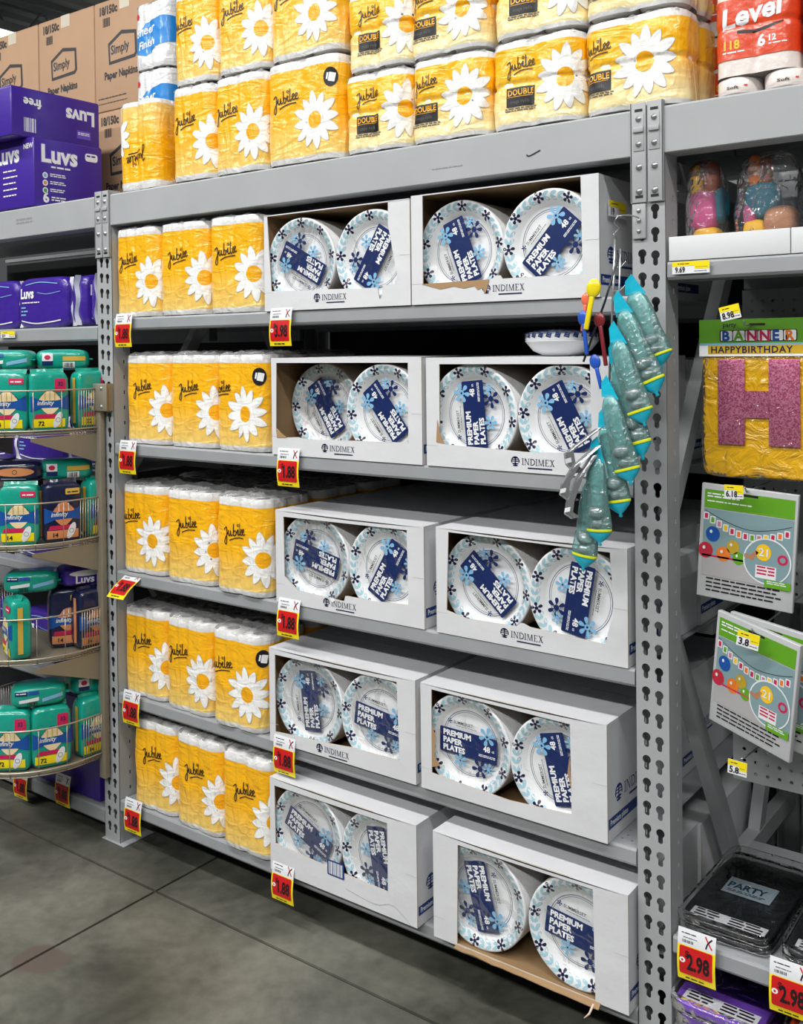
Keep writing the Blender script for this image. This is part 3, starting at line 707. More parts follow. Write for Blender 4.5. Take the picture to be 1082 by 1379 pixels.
# ------------------------------------------------------------------ paper plates in display cases
PLATE = mat('plate_white', '#e6e8ea', .35, coat=.2); PLSIDE = mat('plate_edge_white', '#dadbdc', .5)
SHRINK = film('shrink_film', base=.0, bump=(16, .35, .01), rough=.16, fres=.3)
PR = .1275
def prof_y(r):
    pts = [(0, .019), (.086, .019), (.092, .0165), (.104, .006), (.110, .0035), (.122, .0), (.126, .001), (PR, .005)]
    for (a, ya), (b, yb) in zip(pts, pts[1:]):
        if r <= b+1e-9: return ya+(yb-ya)*(r-a)/(b-a)
    return .005
def plate_pack():
    t = empty('paper_plate_pack')
    b = MB(); pr_ = [(.116, .012)]
    for k in range(44): pr_ += [(PR-.002, .008+k*.0052), (PR, .0095+k*.0052), (PR-.0035, .0118+k*.0052)]
    pr_ += [(.08, .245), (0, .245)]; b.lathe(pr_, PLSIDE, 56, 'Y'); b.build('plate_stack', t)
    b = MB(); b.lathe([(0.0, .019), (.03, .019), (.06, .019), (.086, .019), (.092, .0165), (.104, .006), (.110, .0035), (.122, .0), (.126, .001), (PR, .005), (PR-.001, .01)], PLATE, 72, 'Y')
    D = ring(0, 0, .0805, .0818, NAVY, 1)+ring(0, 0, .0762, .077, NAVY, 1)
    for k in range(9): D += xf(flower(0, 0, .0145, NAVYD, 2, 5, .3+k, .24), .1125*math.cos(2*PI*k/9+.3), .1125*math.sin(2*PI*k/9+.3))
    for k in range(36):
        a = 2*PI*k/36+.3
        if k % 4 == 0: continue
        for s_, rr in ((1, .1175), (-1, .1065)): D += xf(ell(0, 0, .0098, .0042, PALEB, 1, .5*s_, 10), rr*math.cos(a), rr*math.sin(a), a+PI/2)
    fn = lambda x, z, l: (x, prof_y(math.hypot(x, z))-.00035*l, z)
    b.dec(D, fn, .009); b.build('front_plate', t)
    b = MB(); LB = rect(-.094, -.036, .094, .034, NAVY, 2, .004)
    LB += text('PREMIUM', .0215, WHITE, -.083, .0125, 3, .045, sx=1.05)+text('PAPER', .0215, WHITE, -.083, -.0085, 3, .045, sx=1.05)+text('PLATES', .0215, WHITE, -.083, -.0295, 3, .045, sx=1.05)
    LB += text('48', .022, WHITE, .05, -.006, 3, .03)+text('ct', .01, WHITE, .077, -.004, 3, .02)+smallprint(.035, -.018, .088, 2, .004, WHITE, 3, 2)
    LB += flower(.062, .036, .028, LBLUE, 4, 6, .3, .2, NAVY)+flower(.04, -.058, .028, NAVY, 2, 6, .1, .18)+flower(.066, -.052, .018, LBLUE, 3, 6, .2, .16)+flower(-.025, -.05, .022, LBLUE, 3, 6, .5, .2, NAVY)
    LB += text('SUMMERSET', .0125, INKG, -.048, .05, 2, .01, sx=.95)+smallprint(-.04, .044, .03, 1, .0028, INKG, 2, 5)+flower(-.06, .055, .008, NAVY, 2, 5, 0)
    LB = xf(LB, 0, 0, 0, .9)
    b.dec(LB, lambda x, z, l: (x, .0088-.0002*l, z), None)
    v = [(x, .0088, z) for x, z in [(-.083, -.031), (.083, -.031), (.083, .03), (-.083, .03)]]; b.add(v, [(0, 1, 2, 3)], NAVY); b.build('printed_label', t, recalc=False)
    b = MB()
    def fy(u, v):
        a = 2*PI*u; r_ = .126*v; x, z = r_*math.cos(a), r_*math.sin(a)
        c = max(0, 1-abs(noise.noise(Vector((x*16, z*16, 4))))*3)
        return (x, min(prof_y(r_)-.0022, .0045)-.0018*c*c*(1-v**4)*.7, z)
    b.grid(60, 14, fy, SHRINK, True, True); b.build('shrink_film', t, recalc=False)
    return seal(t)
PP = plate_pack(); first_plate = [True]
def add_plates(x, y, z, ang, label, tilt=0, rz=0):
    o = PP if first_plate[0] else clone(PP); first_plate[0] = False
    o.rotation_mode = 'XYZ'; M_ = Matrix.Translation((x, y, z)) @ Matrix.Rotation(R(rz), 4, 'Z') @ Matrix.Rotation(R(tilt), 4, 'X') @ Matrix.Rotation(-R(ang), 4, 'Y')
    o.location = M_.to_translation(); o.rotation_euler = M_.to_euler('XYZ')
    tag(o, label, 'paper plates', 'paper plate packs in the white cases')
    return o
NAVYC = mat('case_navy_print', '#173a7c', .5); CASEIN = mat('case_inside_kraft', '#8d714f', .85)
def case(x0, y0, z0, W, H, win, label, key, D=.42, openw=False, extra=None, logo_at=(.2, .018), side=True, sag=0.0, name='paper_plate_case'):
    t = empty(name, (x0, y0, z0)); tag(t, label, 'display case', 'white cases of paper plates')
    T = .003
    b = MB(); b.box(0, T, T, D, 0, H-.001, CARD); b.box(W-T, W, T, D, 0, H-.001, CARD); b.box(T, W-T, D-T, D, 0, H-.001, CARD); b.box(T, W-T, T, D, 0, T, CARD)
    b.box(T, W-T, D-T-.001, D-T-.0005, T, H-T, CASEIN); b.box(T, W-T, T, D-T, T+.0003, T+.0008, CASEIN)
    b.box(T+.0003, T+.0008, T, D-T, T, H-T, CASEIN); b.box(W-T-.0008, W-T-.0003, T, D-T, T, H-T, CASEIN); 
    if side: b.dec(poly([(.006, .028), (.17, .028), (.17, .052), (.006, .052)], NAVYC, 1)+text('Premium plates', .019, WHITE, .014, .034, 2, .02, sx=.8)+logo(.06, .085, .026, NAVYC)+rect(.012, H-.012, .012+.1, H-.0114, mat('card_seam', '#b9babd', .7), 1), on_side(W+.0002))
    b.build('case_body', t)
    b = MB(); n = 16
    # lid: gently bowed sheet with a folded flap seam, kraft underside
    def lid(u, v, k=0): return (W*u, D*v, H-k-sag*math.sin(PI*u)*(1-v)+.004*math.sin(PI*u)*math.sin(PI*v))
    b.grid(n, 8, lambda u, v: lid(u, v), CARD); b.grid(n, 8, lambda u, v: lid(u, v, .003), CASEIN)
    for k in range(n): b.add([lid(k/n, 0), lid((k+1)/n, 0), lid((k+1)/n, 0, .003), lid(k/n, 0, .003)], [(0, 1, 2, 3)], CARD)
    b.box(.012, W-.012, D*.47, D*.475, H+.002, H+.0035, mat('card_seam', '#b9babd', .7)); b.build('lid', t, recalc=False)
    b = MB()
    if win:
        if openw: v, f = fill2d(win, [], .003)
        else: v, f = fill2d([(0, 0), (W, 0), (W, H-.003), (0, H-.003)], [win], .003)
    else: v, f = fill2d([(0, 0), (W, 0), (W, H-.003), (0, H-.003)], [], .003)
    me_v = [(a, c+.0015, z) for a, z, c in v]
    fr = []; ed = []
    for q in f:
        p = [Vector(me_v[i]) for i in q[:3]]; nn = (p[1]-p[0]).cross(p[2]-p[0])
        (ed if abs(nn.y) < .5*nn.length else fr).append(q)
    b.add(me_v, fr, CARD); b.add(me_v, ed, mat('torn_edge', '#b8a992', .9))
    if logo_at: b.dec(logo(logo_at[0], logo_at[1], .0155), on_front(-.0004))
    # crease of the tear-off strip
    b.dec(rect(0, .052, .034, .0528, mat('card_seam', '#b9babd', .7), 1)+rect(W-.034, .13, W, .1308, mat('card_seam', '#b9babd', .7), 1), on_front(-.0002))
    if extra: b.dec(extra, on_front(-.0008))
    b.build('front_panel', t)
    return t
TORN = mat('torn_brown_card', '#a5855f', .9)
def U(lo, W, H, left, right): return [(0, 0), (W, 0), (W, H-.003), (right[1], H-.003)]+[(right[0], right[2])]+lo[::-1]+[(left[0], left[2]), (left[1], H-.003), (0, H-.003)]
# key: x0, y0, z0, W, H, window, open-topped U, extra print, two plates (x, z centre, y, angle)
CS = {
'1L': dict(a=(.74, -.004, ZS[0], .52, .274), U=[(.0, 0), (.52, 0), (.52, .272), (.45, .272), (.449, .214), (.462, .15), (.479, .073), (.474, .058), (.43, .054), (.424, .02), (.418, .02), (.412, .05), (.392, .05), (.24, .053), (.236, .062), (.224, .062), (.218, .052), (.027, .057), (.013, .272), (0, .272)], lg=(.2, .024), pl=((.136, .143, .04, 152, -3), (.372, .136, .018, -122, 0))),
'1R': dict(a=(1.264, -.004, ZS[0], .525, .279), U=[(0, 0), (.525, 0), (.525, .276), (.48, .276), (.483, .054), (.27, .054), (.265, .062), (.254, .063), (.245, .058), (.234, .05), (.035, .049), (.036, .276), (0, .276)], lg=(.225, .024), pl=((.155, .14, .045, 110, 2), (.388, .14, .018, 48, -2)),
  ex=poly([(.03, .052), (.235, .054), (.222, .02), (.214, .034), (.2, .03), (.19, .04), (.16, .035), (.13, .042), (.09, .036), (.06, .044)], TORN, 1)),
'2L': dict(a=(.76, -.002, ZS[1], .53, .276), W=[(.02, .262), (.016, .075), (.05, .05), (.1, .053), (.144, .048), (.3, .052), (.486, .055), (.487, .262)], lg=(.2, .02), pl=((.205, .142, .05, 122, 2), (.40, .142, .03, 128, -2)), ex=poly([(.016, .075), (.02, .048), (.06, .05)], TORN, 1)),
'2R': dict(a=(1.304, -.002, ZS[1], .52, .274), W=[(.041, .258), (.04, .1), (.03, .061), (.06, .056), (.296, .049), (.462, .055), (.458, .258)], lg=(.26, .018), pl=((.14, .145, .028, 95, 2), (.372, .142, .012, 118, -1)), ex=poly([(.03, .061), (.034, .12), (.044, .08), (.055, .058)], TORN, 1)),
'3L': dict(a=(.769, -.002, ZS[2], .522, .264), W=[(.031, .246), (.033, .076), (.084, .042), (.253, .035), (.258, .05), (.266, .051), (.35, .05), (.471, .056), (.468, .25)], lg=(.19, .016), pl=((.142, .13, .025, 167, 0), (.388, .128, .02, 60, -2)), ex=poly([(.2, .04), (.212, .026), (.225, .036)], WHITE, 1)),
'3R': dict(a=(1.329, -.002, ZS[2], .52, .268), W=[(.038, .258), (.031, .06), (.089, .048), (.232, .05), (.245, .06), (.253, .06), (.27, .054), (.465, .045), (.475, .085), (.487, .121), (.478, .255)], lg=(.2, .022), pl=((.155, .135, .035, 137, 3), (.395, .133, .015, -100, -2))),
'4L': dict(a=(.746, -.012, ZS[3], .52, .27), W=[(.023, .252), (.022, .03), (.12, .036), (.223, .041), (.3, .048), (.467, .051), (.46, .255)], lg=(.19, .014), pl=((.147, .136, .02, 97, 3), (.39, .136, .03, -7, -3))),
'4R': dict(a=(1.284, -.014, ZS[3], .517, .27), W=[(.034, .258), (.033, .045), (.1, .04), (.259, .033), (.35, .038), (.427, .043), (.425, .252)], lg=None, pl=((.138, .136, .012, -1, 2), (.368, .136, .008, 104, -1)), ex=poly([(.034, .06), (.036, .17), (.046, .14), (.043, .09), (.06, .07)], TORN, 1)+poly([(.427, .1), (.418, .14), (.424, .18)], TORN, 1)),
'5L': dict(a=(.782-.02, -.032, ZS[4], .517, .265), W=[(.018, .243), (.02, .078), (.12, .074), (.213, .069), (.423, .065), (.423, .245)], lg=None, pl=((.118, .132, .012, -24, 2), (.345, .132, .03, -80, -2)), ex=rect(.215, .05, .275, .092, NAVYC, 1, .003)+barcode(.22, .054, .27, .088, WHITE, 2, 12)+ribbon([(.28, .03), (.38, .02), (.44, .035), (.5, .0)], .0015, mat('card_seam', '#b9babd', .7))),
'5R': dict(a=(1.332, -.034, ZS[4], .526, .268), W=[(.075, .252), (.07, .004), (.2, .003), (.445, .003), (.441, .255)], lg=None, pl=((.138, .133, .006, -76, 0), (.38, .133, .004, -7, -2))),
}
CW = {'1': 'top', '2': 'second', '3': 'third', '4': 'fourth', '5': 'bottom'}
AW = {152: 'upside-down slanted label', -122: 'label reading downwards', 110: 'label leaning left', 48: 'label rising to the right', 122: 'label leaning steeply left', 128: 'label falling to the right', 95: 'nearly upright label', 118: 'leaning label behind the toys',
 167: 'almost upside-down label', 60: 'steeply rising label', 137: 'diagonal upside-down label', -100: 'label hanging downwards', 97: 'label reading straight up', -7: 'level label', -1: 'level label', 104: 'label cut by the case edge', -24: 'label tipped down to the right', -80: 'label reading down', -76: 'label reading steeply down'}
for k, c in CS.items():
    x0, y0, z0, W, H = c['a']
    row = CW[k[0]]; sd = 'left' if k[1] == 'L' else 'right'
    case(x0, y0, z0, W, H, c.get('U') or c['W'], 'white display case of paper plates, %s one on the %s shelf' % (sd, row), k, openw='U' in c, extra=c.get('ex'), logo_at=c['lg'], sag=.004 if k[0] in '345' else 0)
    for i, (px, pz, py, an, rz) in enumerate(c['pl']):
        tx = .1308 if i == 0 else W-.1308
        add_plates(x0+tx, y0+.004+min(.09, max(.004, px-tx)), z0+PR+.0045, an, 'paper plates, %s, %s half of the %s case, %s shelf' % (AW[an], ('left', 'right')[i], sd, row), 0, 0)
    if k != '1L':
        case(x0+.005, y0+.43, z0, W, .262, None, 'closed white plate case behind the %s one on the %s shelf' % (sd, row), k, D=.4, logo_at=None)
# kraft bottom flap sticking out under the torn-open bottom case
b = MB(); n = 14
def flap(u, v): return (1.40+.39*u, -.034-.012*(1-v)-.006*noise.noise(Vector((u*9, 1, 0))), .1545-.006*(1-v)*(.4+u))
b.grid(n, 2, flap, KRAFT); b.grid(n, 2, lambda u, v: tuple(Vector(flap(u, v))-Vector((0, 0, .0015))), KRAFT); b.tube([(1.775, -.04, .15), (1.772, -.055, .135), (1.762, -.062, .125)], [.003, .0025, .001], mat('torn_paper_curl', '#d8c3b0', .8), 6)
tag(b.build('cardboard_flap'), 'torn brown flap and paper curl under the bottom right plate case', 'cardboard flap')
# bowls on the second shelf
def bowls():
    t = empty('paper_bowl_pack', (1.638, .1, 1.612)); b = MB()
    for k in range(5): b.lathe([(.045, .0+.004*k), (.07, .012+.004*k), (.088, .034+.004*k), (.09, .036+.004*k), (.086, .0355+.004*k), (.068, .014+.004*k), (.043, .003+.004*k), (0, .003+.004*k)], PLATE, 40)
    b.build('bowl_stack', t); b = MB()
    D = []
    rr = random.Random(4)
    for k in range(150):
        a = rr.random()*2*PI; q = .08*math.sqrt(rr.random()); D += xf(ell(0, 0, .009, .0026, NAVY, 1, 0, 8), q*math.cos(a), q*math.sin(a), rr.random()*6)
    b.grid(40, 8, lambda u, v: (.087*v*math.cos(2*PI*u), .087*v*math.sin(2*PI*u), .054+.01*(1-v*v)+.002*noise.noise(Vector((u*8, v*5, 2)))), mat('bowl_wrap', '#c9cfe0', .25, bump=(50, .6, .006), coat=.6), True, True)
    b.dec(D, lambda x, y, l: (x, y, .0565+.0102*(1-(x*x+y*y)/.0076)))
    for k in range(26): a = 2*PI*k/26; b.add([((.0893+.0006)*math.cos(a+d), (.0893+.0006)*math.sin(a+d), h) for d, h in ((-.08, .046), (.06, .042), (.1, .054), (-.03, .056))], [(0, 1, 2, 3)], NAVY)
    b.build('printed_wrap', t); tag(t, 'blue and white paper bowls on top of the second shelf right case', 'paper bowls')
bowls()

# ------------------------------------------------------------------ price tags
TYEL = mat('tag_yellow', '#f2dc12', .35); TRED = mat('tag_red', '#c8151b', .35); TWH = mat('tag_white', '#e4e6ea', .35); TINK = mat('tag_ink', '#1a1013', .4)
def sale_tag(x, y, z, price, label, tilt=0, rz=0, big=False):
    t = empty('price_tag', (x, y, z), (R(tilt), 0, R(rz))); tag(t, label, 'price tag', 'red and yellow sale tags')
    W, H = .083, .074
    def cv(u, k): return -.004*math.sin(PI*min(1, max(0, -u/H)))*k
    b = MB(); b.grid(6, 8, lambda u, v: (W*u, cv(-v*H, 1)+.0008, -v*H), TYEL); b.grid(6, 8, lambda u, v: (W*u, cv(-v*H, 1)+.0014, -v*H), TWH)
    D = rect(.005, -.06, W-.006, -.001, TRED, 1, .004)+ell(.012, -.03, .0065, .0055, WHITE, 2)+ell(.012, -.03, .0025, .0025, TRED, 3)+text(price, .046 if len(price) < 5 else .04, TINK, .022, -.047, 3, .035, sx=.62)+text('$', .018, TINK, .017, -.022, 3, .02)
    D += smallprint(.018, -.069, .062, 1, .006, TINK, 2, 3)
    b.dec(D, lambda a, c, l: (a, cv(c, 1)-.0003*l, c), .012); b.build('sale_card', t, recalc=False)
    b = MB(); b.grid(4, 3, lambda u, v: (W*u, .001+.006*v*v, .034*v), TWH)
    b.dec(smallprint(.008, .024, .04, 1, .004, TINK, 1, 1)+smallprint(.012, .016, .045, 1, .003, INKG, 1, 2)+barcode(.01, .006, .035, .012, INKG, 1)+ribbon([(.06, .03), (.068, .018), (.075, .008)], .003, TRED, 1)+ribbon([(.075, .028), (.066, .018), (.062, .006)], .003, TINK, 1), lambda a, c, l: (a, .001+.006*(c/.034)**2-.0004*l, c), .008)
    b.build('header_strip', t, recalc=False); return t
for i, (x, z, tl) in enumerate(((.07, 1.724, 0), (.082, 1.313, 0), (.082, .893, -52), (.082, .497, 0), (.082, .143, 0))):
    sale_tag(x, -.014, z, '1.88', ('red and yellow sale tag at the left end of the top shelf', 'red and yellow sale tag at the left end of the second shelf', 'sale tag flipped up at the left end of the third shelf', 'red and yellow sale tag at the left end of the fourth shelf', 'red and yellow sale tag at the left end of the bottom shelf')[i], tl)
for i, (x, z, p_) in enumerate(((.77, 1.719, '3.98'), (.79, 1.322, '1.88'), (.784, .895, '1.88'), (.764, .5, '1.88'), (.771, .148, '1.88'))):
    sale_tag(x, (-.016, -.014, -.014, -.018, -.038)[i], z, p_, 'red and yellow sale tag under the left plate case, %s shelf' % NM[i], (0, 1, -2, 2, 0)[i])
sale_tag(1.963, -.014, .342, '2.98', 'sale tag reading 2.98 under the clear bagged party cover by the post'); sale_tag(2.158, -.014, .346, '2.98', 'sale tag reading 2.98 at the right photo edge, over the orange pack')
sale_tag(-.552, -.014, .094, '1.88', 'sale tag on the left bottom shelf, mostly hidden by the lowest basket'); sale_tag(-.298, -.014, .145-.012, '1.88', 'sale tag on the left bottom shelf beside the purple box')
def small_tag(x, y, z, w_, h, label, rot=(0, 0, 0), txt='98'):
    t = empty('price_label', (x, y, z), tuple(R(a) for a in rot)); tag(t, label, 'price label', 'small yellow and white price labels')
    b = MB(); b.box(0, w_, 0, .0008, 0, h, TWH); b.dec(rect(0, h*.62, w_, h, TYEL, 1)+rect(w_*.6, h*.35, w_, h*.62, TYEL, 1)+text(txt, h*.62, TINK, w_*.08, h*.12, 2, .03, sx=.9 if len(txt) < 4 else .8)+smallprint(w_*.15, h*.78, w_*.5, 1, h*.12, TINK, 2)+smallprint(w_*.63, h*.5, w_*.95, 1, h*.05, TINK, 2, 2)+smallprint(w_*.6, h*.16, w_*.95, 1, h*.09, TINK, 2, 4), on_front(-.0001))
    b.build('label_card', t); return t
small_tag(1.961, -.0075, 1.786, .082, .026, 'long yellow and white label reading 9.69 on the shelf lip under the party toys', txt='9.69')
small_tag(1.7945+.003, .03, 1.93, .09, .037, 'yellow and white label on the side of the top right plate case', (0, 0, 90), '19')
small_tag(2.058, .02, 1.682, .043, .03, 'yellow and white label on the hook above the pink letter banner', (0, -12, 0), '8.98')
small_tag(2.068, .0, 1.312, .04, .028, 'yellow and white label clipped before the upper grey banner pack', (0, 0, 0), '6.18')
small_tag(2.105, -.045, 1.02, .045, .032, 'yellow and white label before the lower grey banner pack', (0, 9, 0), '3.8')
small_tag(2.07, .0, .733, .04, .03, 'yellow and white label hanging before the grey pegboard', (0, 3, 0), '5.8')
small_tag(-.6, -.008, 1.69, .09, .024, 'yellow label on the lip of the shelf of purple packs', txt='22 9')

# ------------------------------------------------------------------ soft packs (pads, diapers)
def soft(b, W, D, H, m, seed=0, p=5, amp=.03, n=14, o=(0, 0, 0)):
    """pillow-shaped pack centred in x,y, standing on z=0; returns the front-surface function"""
    a_, b_, c_ = W/2, D/2, H/2
    def f(v):
        s = (abs(v[0]/a_)**p+abs(v[1]/b_)**p+abs(v[2]/c_)**p)**(-1/p); q = Vector(v)*s
        k = 1+amp*(noise.noise(Vector((q.x*14+seed, q.y*14, q.z*10)))-abs(noise.noise(Vector((q.x*30, q.y*20+seed, q.z*26))))*.8)
        return Vector((q.x*k+o[0], q.y*k+o[1], q.z*(1+(k-1)*.4)+c_+o[2]))
    for ax in range(3):
        for sg in (-1, 1):
            def g(u, v):
                w_ = [0, 0, 0]; w_[ax] = sg*(a_, b_, c_)[ax]; w_[(ax+1) % 3] = (2*u-1)*(a_, b_, c_)[(ax+1) % 3]; w_[(ax+2) % 3] = (2*v-1)*(a_, b_, c_)[(ax+2) % 3]; return f(w_)
            b.grid(n, n, g, m, True)
    def front(x, z, l=1):
        zz = z-c_; s = 1-min(1, abs(x/a_)**p+abs(zz/c_)**p); q = Vector((x, -b_*max(s, .0)**(1/p), zz)); v = f(q); v.y -= .0012+.00035*l; return v
    return front
TEAL = mat('teal_film', '#0d9a86', .28, bump=(28, .5, .006), coat=.5); NVF = mat('navy_film', '#141a3d', .28, bump=(28, .5, .006), coat=.5); PURF = mat('purple_film', '#3c2091', .3, bump=(26, .5, .006), coat=.5)
CREAM = mat('cream_print', '#ecd9ae', .4); PINKP = mat('crimson_print', '#c31f52', .4); GOLD = mat('gold_print', '#d0ab45', .4); PADW = mat('pad_white', '#dfe3e4', .4); ORNG = mat('peach_print', '#d98d5b', .4); BLUP = mat('blue_print', '#1650a0', .35)
def pad_print(kind, W, H):
    a = W/2; D = []
    band = poly([(-a*.96, H*.6), (-a*.5, H*.53), (0, H*.5), (a*.5, H*.53), (a*.96, H*.62), (a*.96, H*.36), (a*.4, H*.4), (-a*.4, H*.4), (-a*.96, H*.34)], BLUP, 2)
    up = [(-a*.62+a*1.24*k/10, H*.52+H*.17*math.sin(PI*k/10)) for k in range(11)]; dn = [(-a*.5+a*1.0*k/10, H*.42-H*.13*math.sin(PI*k/10)) for k in range(11)]
    lens = CREAM if kind != 'navy' else ORNG
    D += poly(up, lens, 1)+poly(dn, lens, 1)+ribbon(up, H*.016, NAVY, 1)+band
    for k in (3, 5, 7): D += rect(up[k][0]-.0015, H*.53, up[k][0]+.0015, H*.66, GOLD if kind != 'navy' else PADW, 2)
    D += text('infinity', H*.1, PADW, -a*.66, H*.45, 4, .02, shear=.2)
    D += (rect(a*.25, H*.66, a*.82, H*.88, PINKP, 3, .006)+text('32', H*.09, NAVY, a*.4, H*.76, 4, .03)) if kind == 'teal' else (rect(a*.1, H*.8, a*.85, H*.9, PINKP if kind == 'teal2' else GOLD, 3, .004)+smallprint(a*.2, H*.83, a*.75, 1, .008, PADW if kind == 'teal2' else NAVYD, 4))
    D += poly([(-a*.7, H*.3), (a*.5, H*.3), (a*.3, H*.23), (-a*.8, H*.23)], PINKP, 2)+rect(-a*.85, H*.08, a*.75, H*.22, TYEL if kind != 'navy' else ORNG, 1)+text('72' if kind == 'teal' else '14', H*.1, TINK, -a*.6, H*.11, 4, .03)
    D += ell(a*.38, H*.2, a*.18, H*.14, PADW, 5, -.4)+ring(a*.38, H*.2, a*.1, a*.12, INKG, 6, 12)
    return D
def standing(kind, W=.125, H=.195, D=.07, seed=1):
    t = empty('sanitary_pad_pack'); b = MB(); m = NVF if kind == 'navy' else TEAL
    fr = soft(b, W, D, H, m, seed, 6); b.dec(pad_print(kind, W, H), fr, .007)
    for sx in (-1, 1):   # gold side strip and paper panel on both ends
        g = MB(); b.add([(sx*(W/2+.0006), -.012, H*.12), (sx*(W/2+.0006), .004, H*.12), (sx*(W/2+.0006), .004, H*.88), (sx*(W/2+.0006), -.012, H*.88)], [(0, 1, 2, 3)], GOLD if kind != 'navy' else ORNG)
    b.build('printed_bag', t)
    q = MB(); q.grid(8, 2, lambda u, v: (W*.42*(2*u-1), .004*math.sin(9*u)+(.006*v), H-.006+.014*v), m); q.build('top_seal', t, recalc=False)
    return seal(t)
def lying(kind, W=.17, H=.07, D=.11, seed=5):
    t = empty('sanitary_pad_pack'); b = MB(); m = {'teal': TEAL, 'navy': NVF, 'tealx': TEAL, 'purple': PURF}[kind]
    fr = soft(b, W, D, H, m, seed, 4)
    if kind == 'teal': P = rect(0, H*.45, W*.42, H*.66, GOLD, 1)+rect(0, H*.12, W*.22, H*.4, PADW, 1)+barcode(.005, H*.15, W*.2, H*.36, TINK, 2, 7)+rect(-W*.38, H*.25, -W*.18, H*.8, PADW, 1)+rect(-W*.38, H*.25, -W*.18, H*.45, NAVY, 2)+ell(-W*.28, H*.62, .01, .008, PINKP, 2)
    elif kind == 'tealx': P = rect(-W*.42, H*.62, -W*.2, H*.8, NAVY, 1)+rect(-W*.18, H*.64, .0, H*.8, BLUP, 1)+smallprint(-W*.4, H*.7, -W*.22, 1, .006, PADW, 2)+poly([(-W*.35, H*.42), (0, H*.52), (0, H*.36), (-W*.35, H*.28)], PADW, 1)+barcode(-W*.2, H*.12, -W*.02, H*.32, TINK, 2, 8)+poly([(.01, H*.42), (W*.43, H*.6), (W*.43, H*.42), (.01, H*.26)], LBLUE, 1)
    elif kind == 'navy': P = ell(0, H*.5, W*.36, H*.2, ORNG, 1)+ribbon([(-W*.3, H*.8), (W*.2, H*.84)], .002, PADW)+ribbon([(-W*.25, H*.2), (W*.2, H*.17)], .002, PADW)+ring(0, H*.5, .006, .008, INKG, 2, 10)
    else: P = ell(0, H*.66, W*.36, H*.14, PADW, 1)+text('Luvs', H*.5, PADW, -W*.25, H*.2, 2, .03)
    b.dec(P, fr, .008); b.build('printed_bag', t)
    q = MB(); q.grid(2, 6, lambda u, v: (W/2-.004+.014*u, D*.35*(2*v-1), H*.5+.004*math.sin(v*8)), m); q.build('end_seal', t, recalc=False)
    return seal(t)
def diaper(seed=3, W=.3, D=.1, H=.185):
    t = empty('diaper_pack'); b = MB(); fr = soft(b, W, D, H, PURF, seed, 6, .02)
    P = text('Luvs', .05, WHITE, -W*.42, H*.6, 2, .035)+smallprint(-W*.38, H*.5, 0, 1, .008, WHITE, 2, seed)
    for k in range(3): P += smallprint(-W*.4, H*(.4-.07*k), -W*.25, 1, .01, LBLUE, 2, k)
    P += ribbon([(-W*.4, H*.16), (-W*.1, H*.1), (W*.2, H*.12), (W*.4, H*.15)], .004, WHITE, 2)+ribbon([(-W*.3, H*.86), (0, H*.9), (W*.35, H*.85)], .003, LBLUE, 2)+ribbon([(-W*.05, H*.7), (W*.15, H*.66), (W*.4, H*.7)], .002, LBLUE, 2)
    b.dec(P, fr, .01); b.build('printed_bag', t)
    for sx in (-1, 1):
        q = MB(); q.grid(2, 10, lambda u, v: (sx*(W/2-.006+.022*u), .006*math.sin(v*11+sx)-.02, .006+(H-.012)*v), mat('white_seal_film', '#d9dbe4', .3, coat=.5)); q.build('end_seal', t, recalc=False)
    return seal(t)
# wire baskets on their tan uprights
TAN = mat('tan_powder_coat', '#8b8474', .45, .2); WIRE = mat('basket_wire', '#b7b0a0', .35, .7)
stand = empty('basket_stand', (0, 0, 0)); tag(stand, 'tan metal upright and bracket holding the curved baskets on the left post', 'basket stand')
MB().box(-.028, .002, -.028, -.008, .22, 1.53, TAN, .002).build('upright_bar', stand)
b = MB(); b.box(-.03, .045, -.034, -.028, 1.44, 1.53, TAN, .002); b.box(.028, .036, -.028, -.001, 1.44, 1.53, TAN); br_ = b.build('post_bracket', stand)
for z in (1.455, 1.515): MB().lathe([(0, -.038), (.005, -.037), (.006, -.034)], GALV, 14, 'Y', (.02, 0, z)).build('bolt', br_)
BX, BY, BR = -.275, -.1, .262
def arcpt(s, z, r=BR):
    """U-shaped path: 0..1 right arm, 1..2 half circle, 2..3 left arm"""
    if s < 1: return (BX+r, -.01+(BY+.01)*s, z)
    if s < 2: a = -PI*(s-1); return (BX+r*math.cos(a), BY+r*math.sin(a), z)
    return (BX-r, BY+(-.01-BY)*(s-2), z)
LV = [(1.386, 1.514), (1.025, 1.156), (.662, .791), (.305, .437)]
for i, (zb, zt) in enumerate(LV):
    t = empty('wire_basket', (0, 0, 0)); tag(t, 'curved wire basket of pad packs, %s on the left post' % ('highest', 'second from the top', 'third from the top, partly empty', 'lowest')[i], 'wire basket', 'curved wire baskets on the left post')
    ss = [0, .5]+[1+k/28 for k in range(29)]+[2.5, 3]
    MB().tube([arcpt(s, zt) for s in ss], .0028, WIRE, 6).build('top_rail', t)
    MB().tube([arcpt(s, zb) for s in ss], .003, WIRE, 6).build('base_rim', t); MB().tube([arcpt(s, zb-.017, BR-.008) for s in ss], .0025, WIRE, 6).build('base_rim', t)
    for k in range(27):
        s = .1+2.8*k/26; MB().tube([arcpt(s, zb-.017, BR-.004), arcpt(s, zt)], .0014, WIRE, 5).build('upright_wire', t)
    b = MB(); P = [arcpt(s, zb-.01, BR-.004)[:2] for s in ss]; b.prism(P, zb-.012, zb-.008, TAN, 'Z'); b.build('base_tray', t)
    for sx in ((0, 1) if i < 3 else ()):
        x = BX+(BR-.009 if sx == 0 else -BR+.007); MB().prism([(-.012, zb-.02), (-.012, zb-.12), (-.27, zb-.03), (-.27, zb-.02)], x, x+.002, TAN).build('side_gusset', t)
